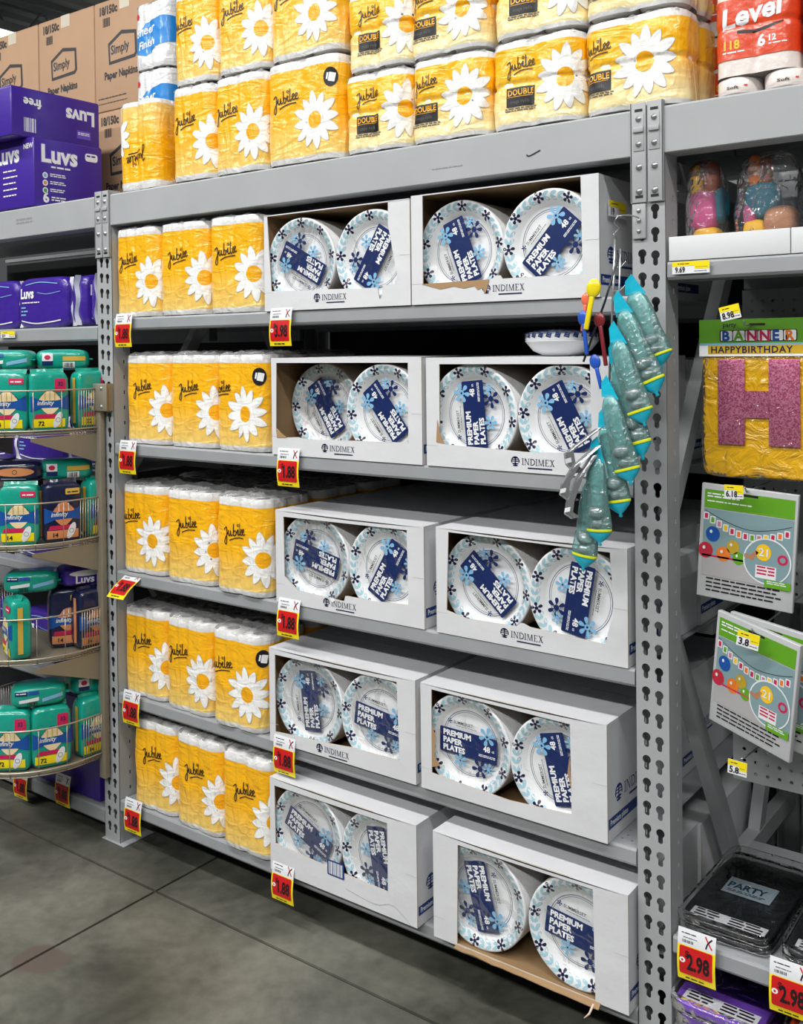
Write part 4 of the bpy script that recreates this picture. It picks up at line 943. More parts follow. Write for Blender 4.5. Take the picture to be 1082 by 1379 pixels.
def put(o, x, y, z, rz, label, group='sanitary pad packs in the wire baskets', cat='pad pack', tip=0):
    o.location = (x, y, z); o.rotation_euler = (0, R(tip), R(rz)); tag(o, label, cat, group); return o
PT = {k: standing(k, seed=i+2) for i, k in enumerate(('teal', 'teal2', 'navy'))}; LYp = {k: lying(k, seed=i+3) for i, k in enumerate(('teal', 'tealx', 'navy', 'purple'))}
used = set()
def take(d, k):
    key = (id(d), k)
    if key in used: return clone(d[k])
    used.add(key); return d[k]
def zf(i): return LV[i][0]-.007
SP = [(0, 'teal2', -.155, -.255, 42, 'teal pad pack, left front of the highest basket'), (0, 'teal', -.085, -.165, 68, 'teal pad pack with crimson tag, middle front of the highest basket'), (0, 'teal', -.058, -.02, 86, 'teal pad pack beside the post in the highest basket'),
 (1, 'teal2', -.135, -.235, 45, 'teal pad pack at the left in the second basket'), (1, 'navy', -.075, -.13, 72, 'navy pad pack with gold banner, middle front of the second basket'), (1, 'teal', -.055, .01, 88, 'teal pad pack beside the post in the second basket'),
 (2, 'teal2', -.15, -.245, -20, 'teal pack turned edge-on in the third basket'), (2, 'navy', -.13, -.07, 60, 'navy pad pack set back in the middle of the third basket'), (2, 'navy', -.055, -.03, 84, 'dark navy pack beside the post in the third basket'),
 (3, 'teal', -.155, -.262, 40, 'teal pad pack, left front of the lowest basket'), (3, 'teal', -.088, -.172, 66, 'teal pad pack with yellow strip, middle front of the lowest basket'), (3, 'teal2', -.055, -.03, 84, 'teal pad pack beside the post in the lowest basket')]
for i, k, x, y, rz, lb in SP: put(take(PT, k), x, y, zf(i), rz, lb)
LP_ = [(0, 'teal', -.15, -.06, .196, 55, 'teal pack lying on top of the others in the highest basket'), (0, 'tealx', -.245, -.2, .196, 40, 'teal pack lying at the far left on top in the highest basket'),
 (1, 'teal', -.125, -.075, .196, 62, 'small teal pack lying on top in the second basket'), (1, 'navy', -.2, -.2, .196, 45, 'black pack with brown oval lying on top in the second basket'),
 (2, 'tealx', -.18, -.17, .196, 50, 'dark teal pack lying on top in the third basket'), (2, 'purple', -.11, -.02, .2, 70, 'purple pack with white print lying on top in the third basket'),
 (3, 'tealx', -.13, -.185, .196, 58, 'long teal pack with barcode lying on top in the lowest basket'), (3, 'teal', -.1, .0, .196, 75, 'teal pack with grey end lying by the post in the lowest basket')]
for i, k, x, y, dz, rz, lb in LP_: put(take(LYp, k), x, y, zf(i)+dz, rz, lb)
# purple diaper packs and boxes
dp = diaper(); n_ = 0
def nextd():
    global n_
    n_ += 1; return dp if n_ == 1 else clone(dp)
for x, y, rz, lb in ((-.74, .1, 0, 'soft purple diaper pack at the left photo edge on the upper left shelf'), (-.425, .09, 0, 'soft purple diaper pack facing the aisle on the upper left shelf'), (-.19, .19, 82, 'purple diaper pack turned sideways with white seam on the upper left shelf'), (-.085, .19, 84, 'purple diaper pack squeezed against the post on the upper left shelf')):
    put(nextd(), x, y, 1.722, rz, lb, 'soft purple diaper packs', 'diaper pack')
for z in (.48, .86, 1.22):
    deck(-2.3, -.042, z, 'grey shelf in the shade behind the curved baskets, at %s height' % {.48: 'knee', .86: 'hip', 1.22: 'chest'}[z], .035, False, y0=.06)
    for k in range(3): put(nextd(), -.22-.34*k, .16, z, 0, 'purple diaper pack in the shade behind the wire baskets', 'diaper packs behind the baskets', 'diaper pack')
PURB = mat('purple_box_print', '#3f2394', .35, coat=.3); PURL = mat('pale_purple_print', '#6a55c4', .4)
def luvs_box(x0, x1, y0, y1, z0, z1, label, side, front=None, name='diaper_box'):
    t = empty(name, (x0, y0, z0)); tag(t, label, 'diaper box', 'purple diaper boxes'); W, D, H = x1-x0, y1-y0, z1-z0
    b = MB(); b.box(0, W, 0, D, 0, H-.002, PURB, .004); b.dec(side(D, H), on_side(W+.0003))
    if front: b.dec(front(W, H), on_front(-.0005))
    b.build('box_body', t); q = MB(); q.box(.003, W-.003, .003, D/2-.001, H-.002, H, PURB); q.build('top_flap', t); q = MB(); q.box(.003, W-.003, D/2+.001, D-.003, H-.002, H, PURB); q.build('top_flap', t)
    return t
def side1(D, H):
    P = text('Luvs', .085, PURL, .028, H*.66, 1, .07)+text('Luvs', .085, WHITE, .028, H*.66, 2, .035)+smallprint(.07, H*.58, .15, 1, .012, WHITE, 2, 3)
    for k, c in enumerate((LBLUE, ORNG, mat('green_dot', '#3c9a55', .4))): P += ell(.045, H*(.46-.11*k), .011, .011, WHITE, 2)+ell(.045, H*(.46-.11*k), .007, .007, c, 3)+smallprint(.065, H*(.48-.11*k), .13, 2, .007, WHITE, 2, k)
    P += text('6', .05, WHITE, .035, H*.07, 2, .04)+smallprint(.07, H*.14, .13, 2, .009, WHITE, 2, 7)+rect(D-.075, H*.76, D-.02, H*.88, WHITE, 2, .01)+smallprint(D-.068, H*.83, D-.03, 1, .012, PURB, 3)
    return P
def front1(W, H):
    P = text('Luvs', .085, PURL, W-.24, H*.68, 1, .07)+text('Luvs', .085, WHITE, W-.24, H*.68, 2, .035)+text('NEW', .025, WHITE, W-.06, H*.84, 2, .03)
    for k in range(5): P += smallprint(W-.19, H*(.55-.09*k), W-.1, 1, .009, WHITE, 2, k)
    return P
def side2(D, H):
    P = xf(text('Luvs', .07, PURL, 0, 0, 1, .07)+text('Luvs', .07, WHITE, 0, 0, 2, .035), D-.02, H*.76, PI)+rect(D-.1, .03, D-.04, .06, PURL, 1)+smallprint(D-.095, .05, D-.045, 2, .006, WHITE, 2)
    P += xf(text('free', .045, WHITE, 0, 0, 2, .035), .12, H*.8, PI)+barcode(.05, .02, .1, .07, WHITE, 2, 8)
    return P
luvs_box(-1.0, -.39, 0.0, .29, ZT, 2.402, 'purple box reading Luvs, lower of two on the left beam', side1, front1)
luvs_box(-1.04, -.43, -.06, .31, 2.4025, 2.578, 'purple box with upside-down Luvs, lying on the lower purple box', side2)
luvs_box(-.46, -.095, .02, .3, .102, .44, 'purple box on the left bottom shelf under the baskets', side1, lambda W, H: [])

# ------------------------------------------------------------------ clip strip of teal hanging toys
TT = film('teal_clear_sleeve', tint='#d9f3f1', base=.07, bump=(34, .9, .01), rough=.1, op=('#a9dcda', .17)); TB = mat('pale_teal_plastic', '#8ccaca', .3, coat=.5); TC = mat('bright_cyan_tip', '#16b4d0', .3, bump=(60, .5, .003), coat=.5)
CL = film('clear_plastic', tint='#eef6f6', base=.07, bump=(40, .5, .005), rough=.08, op=('#cfe2e2', .14)); YB2 = mat('lime_band', '#d6e01a', .4)
def flat(b, prof, m, n=20, k=.45, smooth=True):
    b.lathe(prof, m, n); s0 = len(b.v)-n*len(prof)
    for i in range(s0, len(b.v)): x, y, z = b.v[i]; b.v[i] = (x, y*k, z)
def toy():
    t = empty('hanging_toy'); L = 1.0   # unit length 1 = .19 m along -Z
    def P(pr_): return [(r*.19, -h*.19) for r, h in pr_]
    b = MB(); flat(b, P([(.002, 0), (.05, .03), (.085, .12), (.1, .3), (.105, .55), (.12, .7), (.125, .8), (.12, .85)]), TT); b.build('sleeve', t)
    b = MB(); flat(b, P([(0, .03), (.05, .05), (.07, .12), (.07, .3), (.05, .45), (.055, .56), (.03, .6), (0, .61)]), TB, 16, .5); b.build('handle', t)
    b = MB()
    b.lathe([(.017*math.sin(PI*k/10), -.125-.017*math.cos(PI*k/10)) for k in range(11)], CL, 18); b.build('clear_dome', t)
    b = MB(); b.lathe([(.014*math.sin(PI*k/10), -.15-.014*math.cos(PI*k/10)) for k in range(11)], CL, 16); b.build('clear_dome', t)
    b = MB(); flat(b, P([(.121, .84), (.123, .85), (.122, .865), (.119, .87)]), YB2); b.build('lime_band', t)
    b = MB(); flat(b, P([(.119, .87), (.1, .91), (.05, .97), (.012, 1.0), (.02, 1.03), (0, 1.04)]), TC, 14, .4, False); b.build('tip', t)
    b = MB(); b.add([(-.012, 0, .0), (.016, 0, -.016), (.006, 0, .042), (-.006, .0, .03)], [(0, 1, 2, 3)], TC); b.add([(-.012, .001, .0), (.016, .001, -.016), (.006, .001, .042), (-.006, .001, .03)], [(0, 1, 2, 3)], TC); b.build('header_card', t)
    return seal(t)
ty = toy()
TL = [((1.905, 1.748), (1.966, 1.585), 1.25, -.085), ((1.888, 1.71), (1.966, 1.53), 1.05, -.105), ((1.882, 1.646), (1.944, 1.468), 1, -.12), ((1.873, 1.60), (1.933, 1.396), 1, -.105), ((1.864, 1.53), (1.915, 1.344), 1, -.125), ((1.848, 1.462), (1.884, 1.272), 1, -.11), ((1.835, 1.40), (1.845, 1.21), 1, -.13), ((1.819, 1.345), (1.797, 1.148), 1, -.115),
 ((1.87, 1.70), (1.925, 1.54), .95, -.065), ((1.862, 1.62), (1.90, 1.45), .95, -.07), ((1.855, 1.53), (1.885, 1.36), .95, -.07)]
TN = ['highest, largest', 'second from the top', 'third from the top', 'fourth from the top', 'fifth from the top', 'sixth from the top', 'next to lowest', 'lowest, before the third shelf case', 'tucked behind the highest ones', 'tucked behind the middle ones', 'tucked behind the lower middle ones']
for i, (a, c, sc, y) in enumerate(TL):
    o = ty if i == 0 else clone(ty); d = Vector((c[0]-a[0], 0, c[1]-a[1])); L_ = d.length
    o.location = (a[0], y, a[1]); o.rotation_euler = (0, math.atan2(-d.x, -d.z), 0) ; o.scale = (sc*1.28, sc*1.1, L_/.195)
    tag(o, 'teal toy in a clear sleeve on the clip strip, %s' % TN[i], 'toy', 'teal toys on the clip strip')
STEEL = mat('wire_steel', '#b9bdc0', .3, .8)
t = empty('clip_strip', (0, 0, 0)); tag(t, 'wire clip strip holding the teal toys before the near post', 'clip strip')
b = MB(); b.tube([(1.872, -.1, 1.86), (1.866, -.1, 1.74), (1.852, -.1, 1.5), (1.82, -.105, 1.36)], .0028, STEEL, 6); b.build('rail', t)
b = MB(); b.tube([(1.884, -.1, 1.84), (1.88, -.1, 1.74), (1.868, -.1, 1.5), (1.832, -.105, 1.36)], .002, STEEL, 6); b.build('rail', t)
for k in range(9): z = 1.8-.05*k; b = MB(); b.tube([(1.87-.0022*k, -.1, z), (1.884-.002*k, -.1, z), (1.896-.002*k, -.1, z+.012)], .0014, STEEL, 5); b.build('clip', t)
b = MB(); b.tube([(1.876, -.1, 1.86), (1.868, -.1, 1.872), (1.882, -.1, 1.884), (1.87, -.1, 1.896), (1.878, -.1, 1.91), (1.885, -.06, 1.915), (1.885, -.008, 1.915)], .0018, STEEL, 6); b.build('hanger_wire', t)
b = MB(); b.box(1.869, 1.901, -.006, -.0015, 1.868, 1.945, GREY, .002)
for z in (1.93, 1.908, 1.885): b.lathe([(0, -.01), (.004, -.0095), (.0055, -.006)], GALV, 14, 'Y', (1.885, 0, z))
b.build('mounting_plate', t)
# dark rod with bright spoons, silver pouches
t = empty('clip_strip', (0, 0, 0)); tag(t, 'dark thin strip slanting left beside the teal toys, holding the spoons', 'clip strip')
b = MB(); b.tube([(1.881, -.1, 1.83), (1.85, -.105, 1.73), (1.80, -.11, 1.60)], .0025, mat('dark_rod', '#3c4144', .35, .5), 6); b.build('rod', t)
b = MB(); b.tube([(1.872, -.1, 1.805), (1.881, -.1, 1.83)], .0015, STEEL, 5); b.build('hanger_wire', t)
def spoon(x, z, y, L_, w_, m, rot, label):
    t = empty('plastic_spoon', (x, y, z), (0, R(rot), 0)); tag(t, label, 'spoon', 'bright plastic spoons')
    b = MB(); b.lathe([(w_*.5*math.sin(PI*k/10), -w_*.62*math.cos(PI*k/10)) for k in range(11)], m, 18)
    for i in range(len(b.v)): q = b.v[i]; b.v[i] = (q[0], q[1]*.35, q[2])
    b.build('bowl', t); b = MB(); b.box(-w_*.17, w_*.17, -.003, .003, -L_, -w_*.5, m, .0025); b.build('handle', t)
YP = mat('yellow_plastic', '#e8d31c', .2, coat=.5); OP = mat('coral_plastic', '#e8704f', .3, coat=.4); BP = mat('royal_blue_plastic', '#2353b8', .3, coat=.4); RP = mat('dark_red_plastic', '#7a2028', .3, coat=.3)
spoon(1.833, 1.757, -.125, .09, .034, YP, 12, 'yellow spoon at the left of the clip strip')
spoon(1.812, 1.735, -.118, .07, .024, OP, 8, 'coral spoon left of the yellow one')
spoon(1.806, 1.695, -.122, .08, .026, BP, -6, 'blue spoon under the coral one')
spoon(1.84, 1.69, -.112, .1, .026, RP, -8, 'dark red spoon hanging next to the dark strip')
spoon(1.83, 1.60, -.115, .06, .026, BP, -14, 'lower blue spoon beside the second shelf case')
SILV = mat('silver_foil', '#a9adb0', .22, .75, bump=(50, .6, .004))
def pouch(pts, w_, label):
    t = empty('foil_pouch', (0, 0, 0)); tag(t, label, 'foil pouch', 'silver foil pouches'); n = len(pts)
    def f(u, v):
        k = u*(n-1); i = min(int(k), n-2); p = Vector(pts[i]).lerp(Vector(pts[i+1]), k-i); return (p.x+w_*(v-.5)*.85, p.y-w_*(v-.5)*.3-.006*math.sin(PI*v), p.z+w_*(v-.5)*.25)
    b = MB(); b.grid(16, 5, f, SILV, True); b.build('foil', t, recalc=False)
    b = MB(); q = [f(.62, .2), f(.62, .8), f(.72, .8), f(.72, .2)]; b.add([(a, c-.0035, d) for a, c, d in q], [(0, 1, 2, 3)], TWH); b.build('paper_label', t)
pouch([(1.846, -.13, 1.46), (1.81, -.14, 1.43), (1.78, -.145, 1.405), (1.782, -.14, 1.38), (1.80, -.135, 1.362)], .035, 'curled silver foil pouch, highest of three left of the teal toys')
pouch([(1.84, -.13, 1.42), (1.80, -.15, 1.38), (1.775, -.15, 1.34), (1.768, -.145, 1.315), (1.79, -.14, 1.30)], .034, 'curled silver foil pouch with red mark, middle of three')
pouch([(1.833, -.135, 1.40), (1.805, -.15, 1.35), (1.785, -.15, 1.30), (1.78, -.148, 1.275), (1.795, -.145, 1.265)], .032, 'curled silver foil pouch, lowest of three by the lowest toy')

# ------------------------------------------------------------------ right bay
# white trays and bagged party figures
TRW = mat('white_tray_card', '#d5d7d9', .5)
for i, x in enumerate((1.95, 2.207)):
    t = empty('white_tray', (x, .002, 1.8155)); tag(t, ('white display tray under the bagged party figures, next to the post', 'white display tray at the right photo edge')[i], 'tray', 'white display trays'); w_ = .255
    MB().box(0, w_, 0, .003, 0, .052, TRW, .001).build('front_panel', t)
    b = MB(); b.box(0, w_, .003, .34, 0, .003, TRW); b.box(0, .003, .003, .34, .003, .05, TRW); b.box(w_-.003, w_, .003, .34, .003, .05, TRW); b.box(.003, w_-.003, .337, .34, .003, .05, TRW); b.build('tray_body', t)
cmat = lambda n, c: mat(n, c, .6, bump=(90, .4, .003))
FY, FP, FB, FO, FBR, FV, FT = cmat('tissue_yellow', '#e9b016'), cmat('tissue_pink', '#d2518f'), cmat('tissue_blue', '#22788f'), cmat('tissue_orange', '#e2761c'), cmat('tissue_brown', '#9a4a2c'), cmat('tissue_violet', '#5b2a62'), cmat('tissue_tan', '#b07a56')
BAGF = film('clear_bag', base=.03, bump=(26, .9, .012), rough=.09, op=('#aeb4b8', .07))
def blob(par, name, W, D, H, o, m, p=3, seed=1):
    b = MB(); soft(b, W, D, H, m, seed, p, .04, 8, o); b.build(name, par)
def bag(par, W, D, H, o=(0, 0, 0), seed=2, name='clear_bag', m=None):
    b = MB(); soft(b, W, D, H, m or BAGF, seed, 3, .12, 12, o); b.build(name, par, recalc=False)
t = empty('bagged_figure', (1.998, .1, 1.819)); tag(t, 'pink and yellow paper party figure in a clear bag, beside the near post', 'party figure', 'bagged party figures')
blob(t, 'yellow_base', .07, .06, .075, (0.005, 0, .0), FY); blob(t, 'pink_body', .07, .055, .09, (-.006, 0, .065), FP, 3, 2); blob(t, 'blue_side', .03, .05, .08, (.03, .01, .08), FB, 3, 3)
blob(t, 'yellow_horn', .03, .03, .08, (-.02, 0, .135), FY, 2.5, 4); blob(t, 'brown_horn', .035, .03, .08, (.014, 0, .14), FBR, 2.5, 5); blob(t, 'orange_foot', .04, .04, .03, (.03, -.01, .0), FO, 3, 5); bag(t, .092, .09, .225)
t = empty('bagged_figure', (2.135, .12, 1.819)); tag(t, 'blue, tan and yellow paper party figure in a clear bag', 'party figure', 'bagged party figures')
blob(t, 'yellow_base', .05, .05, .085, (-.035, 0, 0), FY, 4, 7); blob(t, 'violet_roll', .07, .06, .045, (.02, -.01, 0), FV, 2.5, 8); blob(t, 'tan_body', .07, .06, .07, (.02, 0, .04), FT, 3, 9); blob(t, 'blue_body', .075, .05, .08, (-.02, .005, .085), FB, 3, 10)
blob(t, 'pink_side', .03, .04, .05, (-.045, 0, .07), FP, 3, 11); blob(t, 'orange_horn', .03, .03, .075, (-.035, 0, .15), FO, 2.5, 12); blob(t, 'red_horn', .028, .03, .065, (-.012, .0, .155), FBR, 2.5, 13); bag(t, .14, .1, .228, (-.005, 0, 0), 5)
t = empty('bagged_figure', (2.2, .23, 1.819)); tag(t, 'blue over yellow paper party figure in the second rank', 'party figure', 'bagged party figures')
blob(t, 'yellow_base', .06, .05, .06, (0, 0, 0), FY, 4, 14); blob(t, 'blue_body', .062, .05, .05, (0, 0, .055), FB, 4, 15); blob(t, 'violet_top', .05, .045, .05, (0, 0, .1), FV, 3, 15); bag(t, .08, .08, .2, (0, 0, 0), 6)
t = empty('bagged_figure', (2.265, .1, 1.819)); tag(t, 'pale figure in a silvery clear bag at the right photo edge', 'party figure', 'bagged party figures')
blob(t, 'pale_body', .05, .05, .15, (.01, 0, 0), mat('cream_paper', '#d8d0b4', .6), 3, 16); bag(t, .09, .09, .225, (0, 0, 0), 7, m=film('silvery_bag', base=.08, bump=(24, 1, .014), rough=.1, op=('#9aa6b8', .25)))
# hooks
def hook(x, y0, z, label):
    t = empty('peg_hook', (0, 0, 0)); tag(t, label, 'hook', 'steel peg hooks')
    MB().tube([(x, .45, z+.008), (x, y0+.03, z), (x, y0, z), (x, y0-.012, z+.01)], .0022, STEEL, 6).build('rod', t)
    MB().box(x-.012, x+.012, .448, .452, z-.01, z+.026, GREY).build('back_clip', t)
# pegboard panels carrying the hooks
def pegboard(x0, x1, z0, z1, y, label):
    H = []; k = x0+.025
    while k < x1-.01:
        z = z0+.02
        while z < z1-.01: H.append([(k+.0042*math.cos(R(45*j)), z+.0042*math.sin(R(45*j))) for j in range(8)]); z += .0254
        k += .0254
    v, f = fill2d([(x0, z0), (x1, z0), (x1, z1), (x0, z1)], H, .003); b = MB(); b.add([(a, y+c, z) for a, z, c in v], f, mat('pegboard_grey', '#86898b', .5)); tag(b.build('pegboard'), label, 'pegboard', 'grey pegboards')
pegboard(1.96, 3.1, 1.62, 1.77, .454, 'grey pegboard behind the pink letter banner, above'); pegboard(1.96, 2.6, 1.0, 1.36, .454, 'grey pegboard in the shade behind the grey banner packs'); pegboard(2.025, 2.7, .662, .80, .455, 'grey pegboard low in the party bay') if 0 else pegboard(2.035, 2.45, .665, .83, .14, 'grey perforated panel under the lower grey banner pack')
hook(2.095, .06, 1.674, 'steel hook through the pink letter banner header'); hook(2.1, .045, 1.322, 'steel hook holding the upper grey banner pack'); hook(2.13, -.01, 1.04, 'steel hook holding the lower grey banner pack')
t = empty('peg_hook', (0, 0, 0)); tag(t, 'empty steel hook on the grey perforated panel', 'hook', 'steel peg hooks')
MB().tube([(2.11, .136, .765), (2.1, .02, .765), (2.1, .0, .768)], .0022, STEEL, 6).build('rod', t); MB().box(2.098, 2.122, .134, .138, .755, .79, GREY).build('back_clip', t)
# big letter banner pack
GRN = mat('leaf_green_print', '#5f9f1f', .4); YF = mat('yellow_foil_plastic', '#eab308', .25, bump=(26, .9, .012, 1.5), coat=.6)
PINKF = bpy.data.materials.new('pink_glitter_foil'); PINKF.use_nodes = True
def glitter():
    N = PINKF.node_tree.nodes; L = PINKF.node_tree.links; b = N['Principled BSDF']; b.inputs['Base Color'].default_value = lin('#c2527c'); b.inputs['Metallic'].default_value = .55; b.inputs['Roughness'].default_value = .32
    tc = N.new('ShaderNodeTexCoord'); v = N.new('ShaderNodeTexVoronoi'); v.inputs['Scale'].default_value = 260; bp = N.new('ShaderNodeBump'); bp.inputs['Strength'].default_value = .8; bp.inputs['Distance'].default_value = .002
    n = N.new('ShaderNodeTexNoise'); n.inputs['Scale'].default_value = 35; m = N.new('ShaderNodeMath'); m.operation = 'ADD'
    L.new(tc.outputs['Object'], v.inputs['Vector']); L.new(tc.outputs['Object'], n.inputs['Vector']); L.new(v.outputs['Color'], m.inputs[0]); L.new(n.outputs['Fac'], m.inputs[1]); L.new(m.outputs[0], bp.inputs['Height']); L.new(bp.outputs['Normal'], b.inputs['Normal'])
glitter()
def painted_sparkle():  # glitter highlights painted into the base colour as lighter pink cells
    N = PINKF.node_tree.nodes; L = PINKF.node_tree.links; tc = N.new('ShaderNodeTexCoord'); v = N.new('ShaderNodeTexVoronoi'); v.inputs['Scale'].default_value = 380
    r = N.new('ShaderNodeValToRGB'); e = r.color_ramp.elements; e[0].position = .2; e[0].color = lin('#b04a72'); e[1].position = .8; e[1].color = lin('#dc8eaa')
    s = N.new('ShaderNodeSeparateColor'); L.new(tc.outputs['Object'], v.inputs['Vector']); L.new(v.outputs['Color'], s.inputs[0]); L.new(s.outputs[0], r.inputs[0]); L.new(r.outputs[0], N['Principled BSDF'].inputs['Base Color'])
painted_sparkle()
t = empty('letter_banner_pack', (1.981, .1, 1.343)); tag(t, 'yellow Happy Birthday banner pack with a large pink glitter letter H', 'banner pack'); W = .262
b = MB(); fr = soft(b, W-.004, .04, .272, YF, 9, 12, .035, 22, (W/2, .02, 0))
b.build('yellow_banner', t)
b = MB(); b.box(.041, .10, -.0055, -.003, .072, .258, PINKF, .001); b.box(.151, .216, -.0055, -.003, .072, .258, PINKF, .001); b.box(.10, .151, -.0055, -.003, .132, .19, PINKF); b.build('glitter_letter', t)
b = MB(); b.box(0, W, -.004, -.002, .265, .346, GRN)
D = rect(0, .265, W, .273, WHITE, 1)+rect(0, .273, .02, .29, WHITE, 1)+rect(.02, .27, W, .289, mat('header_gold', '#c9a424', .4), 2)+text('HAPPYBIRTHDAY', .0205, NAVYD, .026, .2725, 3, .02, space=1.1, sx=1.02)
x = .05
for ch, c in zip('BANNER', (BLUP, GRN, PINKP, PINKP, BLUP, FO)): D += rect(x-.004, .297, x+.026, .322, TINK, 2, .004)+rect(x-.001, .2985, x+.024, .3205, WHITE, 3, .003)+text(ch, .03, c, x+.001, .299, 4, .04); x += .027
D += rect(.0, .289, W, .2935, LBLUE, 1)+rect(.05, .327, .085, .339, GRN, 1)+text('party', .014, TINK, .053, .329, 2, .02)+rect(.11, .331, .145, .336, TINK, 2, .002)
b.dec(D, on_front(-.0042)); b.build('header_card', t)
b = MB(); soft(b, W, .05, .275, film('banner_bag', base=.02, bump=(26, .7, .01), rough=.1, fres=.9), 3, 8, .02, 14, (W/2, .0195, -.002)); b.build('clear_bag', t, recalc=False)
# grey bunting packs
SKY = mat('photo_blue_grey', '#7f9aa0', .35, coat=.4); GBRD = mat('pack_grey', '#b9bbbd', .4, coat=.3)
def bunting():
    t = empty('banner_pack'); W, H = .205, .248
    b = MB(); b.box(0, W, 0, .012, -H, 0, GBRD, .002)
    D = rect(.008, -.052, W-.006, -.012, GRN, 1)+smallprint(.014, -.022, .09, 2, .006, WHITE, 2, 1)+smallprint(.014, -.038, .11, 1, .005, WHITE, 2, 2)+rect(.008, -.2, W-.006, -.054, SKY, 1)
    D += poly([(.008, -.2), (.008, -.155), (.1, -.16), (.15, -.17), (.15, -.2)], mat('photo_cloth', '#a9a7a8', .4), 2)+rect(.008, -.158, .1, -.154, PINKP, 3)
    rr = random.Random(2)
    for k in range(13):
        u = k/12; x = .014+.172*u; z = -.062-.03*math.sin(PI*u*.9)-.006*u; c = (PINKP, GRN, mat('photo_pink', '#c77a98', .4), YEL, PINKP, FO)[k % 6]
        D += rect(x-.006, z-.016, x+.006, z, PADW, 2, .002)+rect(x-.0035, z-.0135, x+.0035, z-.0025, c, 3)
    D += ribbon([(.01, -.058), (.06, -.078), (.11, -.088), (.16, -.08), (.195, -.068)], .0012, TINK, 2)
    for x, z, r_, c in ((.03, -.108, .0155, BLUP), (.016, -.145, .016, mat('photo_red', '#b8263a', .4)), (.075, -.13, .014, mat('photo_mustard', '#b99a2c', .4)), (.055, -.148, .015, FO), (.088, -.152, .013, GRN)): D += ell(x, z, r_, r_*1.08, c, 3, n=18)+ell(x-.004, z+.005, r_*.2, r_*.25, PADW, 4, n=8)
    D += ell(.148, -.148, .05, .049, PADW, 4, n=32)+ell(.148, -.148, .047, .046, SKY, 5, n=32)+rect(.125, -.185, .168, -.158, PADW, 6)+smallprint(.128, -.163, .165, 3, .007, PINKP, 7, 5)+ell(.14, -.13, .016, .018, YEL, 6, n=16)+text('21', .024, PADW, .13, -.138, 8, .02)+poly([(.1, -.145), (.118, -.15), (.13, -.132), (.124, -.128), (.112, -.14), (.1, -.138)], FT, 6)+ring(.18, -.14, .006, .011, PINKP, 6, 14)
    D += rect(.145, -.202, W-.006, -.186, GRN, 8)+smallprint(.15, -.19, .19, 2, .004, PADW, 9, 5)
    for k in range(4): D += smallprint(.02, -.207-.0085*k, .18-.01*(k % 2), 1, .0065, TINK, 2, 10+k)
    b.dec(D, on_front(-.0004)); b.build('printed_pack', t)
    q = MB(); q.box(W/2-.02, W/2+.02, -.0012, -.0004, -.018, -.013, TINK, .0002); q.build('hang_slot', t); return seal(t)
bp_ = bunting(); bp_.location = (2.0, .055, 1.333); bp_.rotation_euler = (0, R(3.5), R(0)); tag(bp_, 'grey and green bunting banner pack hanging under the letter banner', 'banner pack', 'bunting banner packs')
o = clone(bp_); o.location = (2.045, .02, 1.068); o.rotation_euler = (R(2), R(8), R(-21)); tag(o, 'grey and green bunting banner pack tilted right, lower one', 'banner pack', 'bunting banner packs')
o = clone(bp_); o.location = (2.06, .055, 1.06); o.rotation_euler = (R(1), R(5), R(-14)); tag(o, 'bunting banner pack half hidden behind the lower tilted one', 'banner pack', 'bunting banner packs')
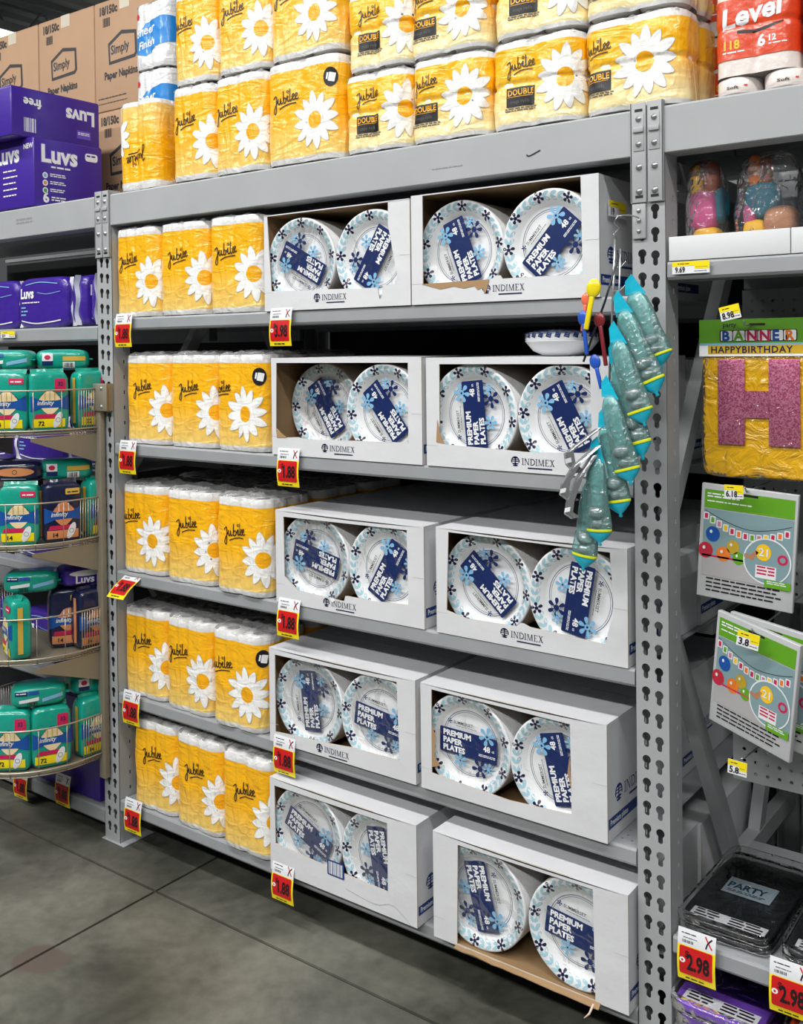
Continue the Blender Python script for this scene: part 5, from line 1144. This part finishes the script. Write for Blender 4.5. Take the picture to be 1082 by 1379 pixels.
# folded table covers
CBL = mat('black_vinyl', '#26292b', .3, bump=(18, .4, .01), coat=.4); BAG2 = film('cover_bag', base=.04, bump=(18, .6, .01), rough=.1)
def cover(m, W=.195, D=.33, T=.017):
    t = empty('table_cover_pack'); b = MB(); soft(b, W, D, T, m, 3, 8, .02, 14); b.build('folded_cover', t)
    b = MB(); P = [(-W/2+.02, -D/2+.012), (W/2-.012, -D/2+.012), (W/2-.012, -D/2+.05), (-W/2+.02, -D/2+.05)]; b.dec(poly(P, TWH, 1)+smallprint(-W/2+.028, -D/2+.042, -.01, 3, .011, TINK, 2, 3)+smallprint(.005, -D/2+.042, W/2-.02, 3, .011, TINK, 2, 5), on_top(T+.001)); b.build('info_strip', t)
    b = MB(); soft(b, W+.018, D+.055, T+.009, BAG2, 6, 9, .012, 16, (0, .018, -.0005)); b.build('clear_bag', t, recalc=False); return t
cb = cover(CBL, T=.012); b = MB(); b.dec(rect(-.055, -.02, .055, .055, mat('party_label_blue', '#b4c7d1', .35), 1)+text('PARTY', .036, mat('party_ink', '#2f5266', .4), -.0505, .008, 2, .03, sx=.8)+smallprint(-.045, -.003, .04, 2, .006, INKG, 2, 4), on_top(.0134)); b.build('title_label', cb); seal(cb)
for k in range(2):
    o = cb if k == 0 else clone(cb); o.location = (2.043+.003*k, .2-.004*k, .3465+.0225*(k if k else 0)); o.rotation_euler.z = R((1, -1, 0)[k])
    o.location.z = .3465+.0215*k; tag(o, 'folded black table cover in a clear bag beside the post, %s' % ('lower of the two', 'topmost with PARTY label')[k], 'table cover', 'black table covers')
for k in range(2):
    o = clone(cb); o.location = (2.265, .2, .3465+.0215*k); tag(o, 'folded black table cover at the right photo edge, %s one' % ('lower', 'upper')[k], 'table cover', 'black table covers')
PUV = mat('purple_vinyl', '#7247b4', .28, bump=(18, .4, .01), coat=.4); cp2 = seal(cover(PUV, .19, .3, .022))
for k in range(3):
    o = cp2 if k == 0 else clone(cp2); o.location = (2.057, .13-.012*k, .151+.0315*k); o.rotation_euler.z = R((-1, 1, -2)[k]); tag(o, 'folded purple table cover on the low right shelf, %s' % ('bottom', 'middle', 'top')[k], 'table cover', 'purple table covers')
co2 = seal(cover(mat('orange_vinyl', '#c9482a', .3, coat=.4), .17, .3, .022))
for k in range(3):
    o = co2 if k == 0 else clone(co2); o.location = (2.27, .14, .151+.0315*k); tag(o, 'folded orange-red table cover at the lower right edge, %s' % ('bottom', 'middle', 'top')[k], 'table cover', 'orange table covers')
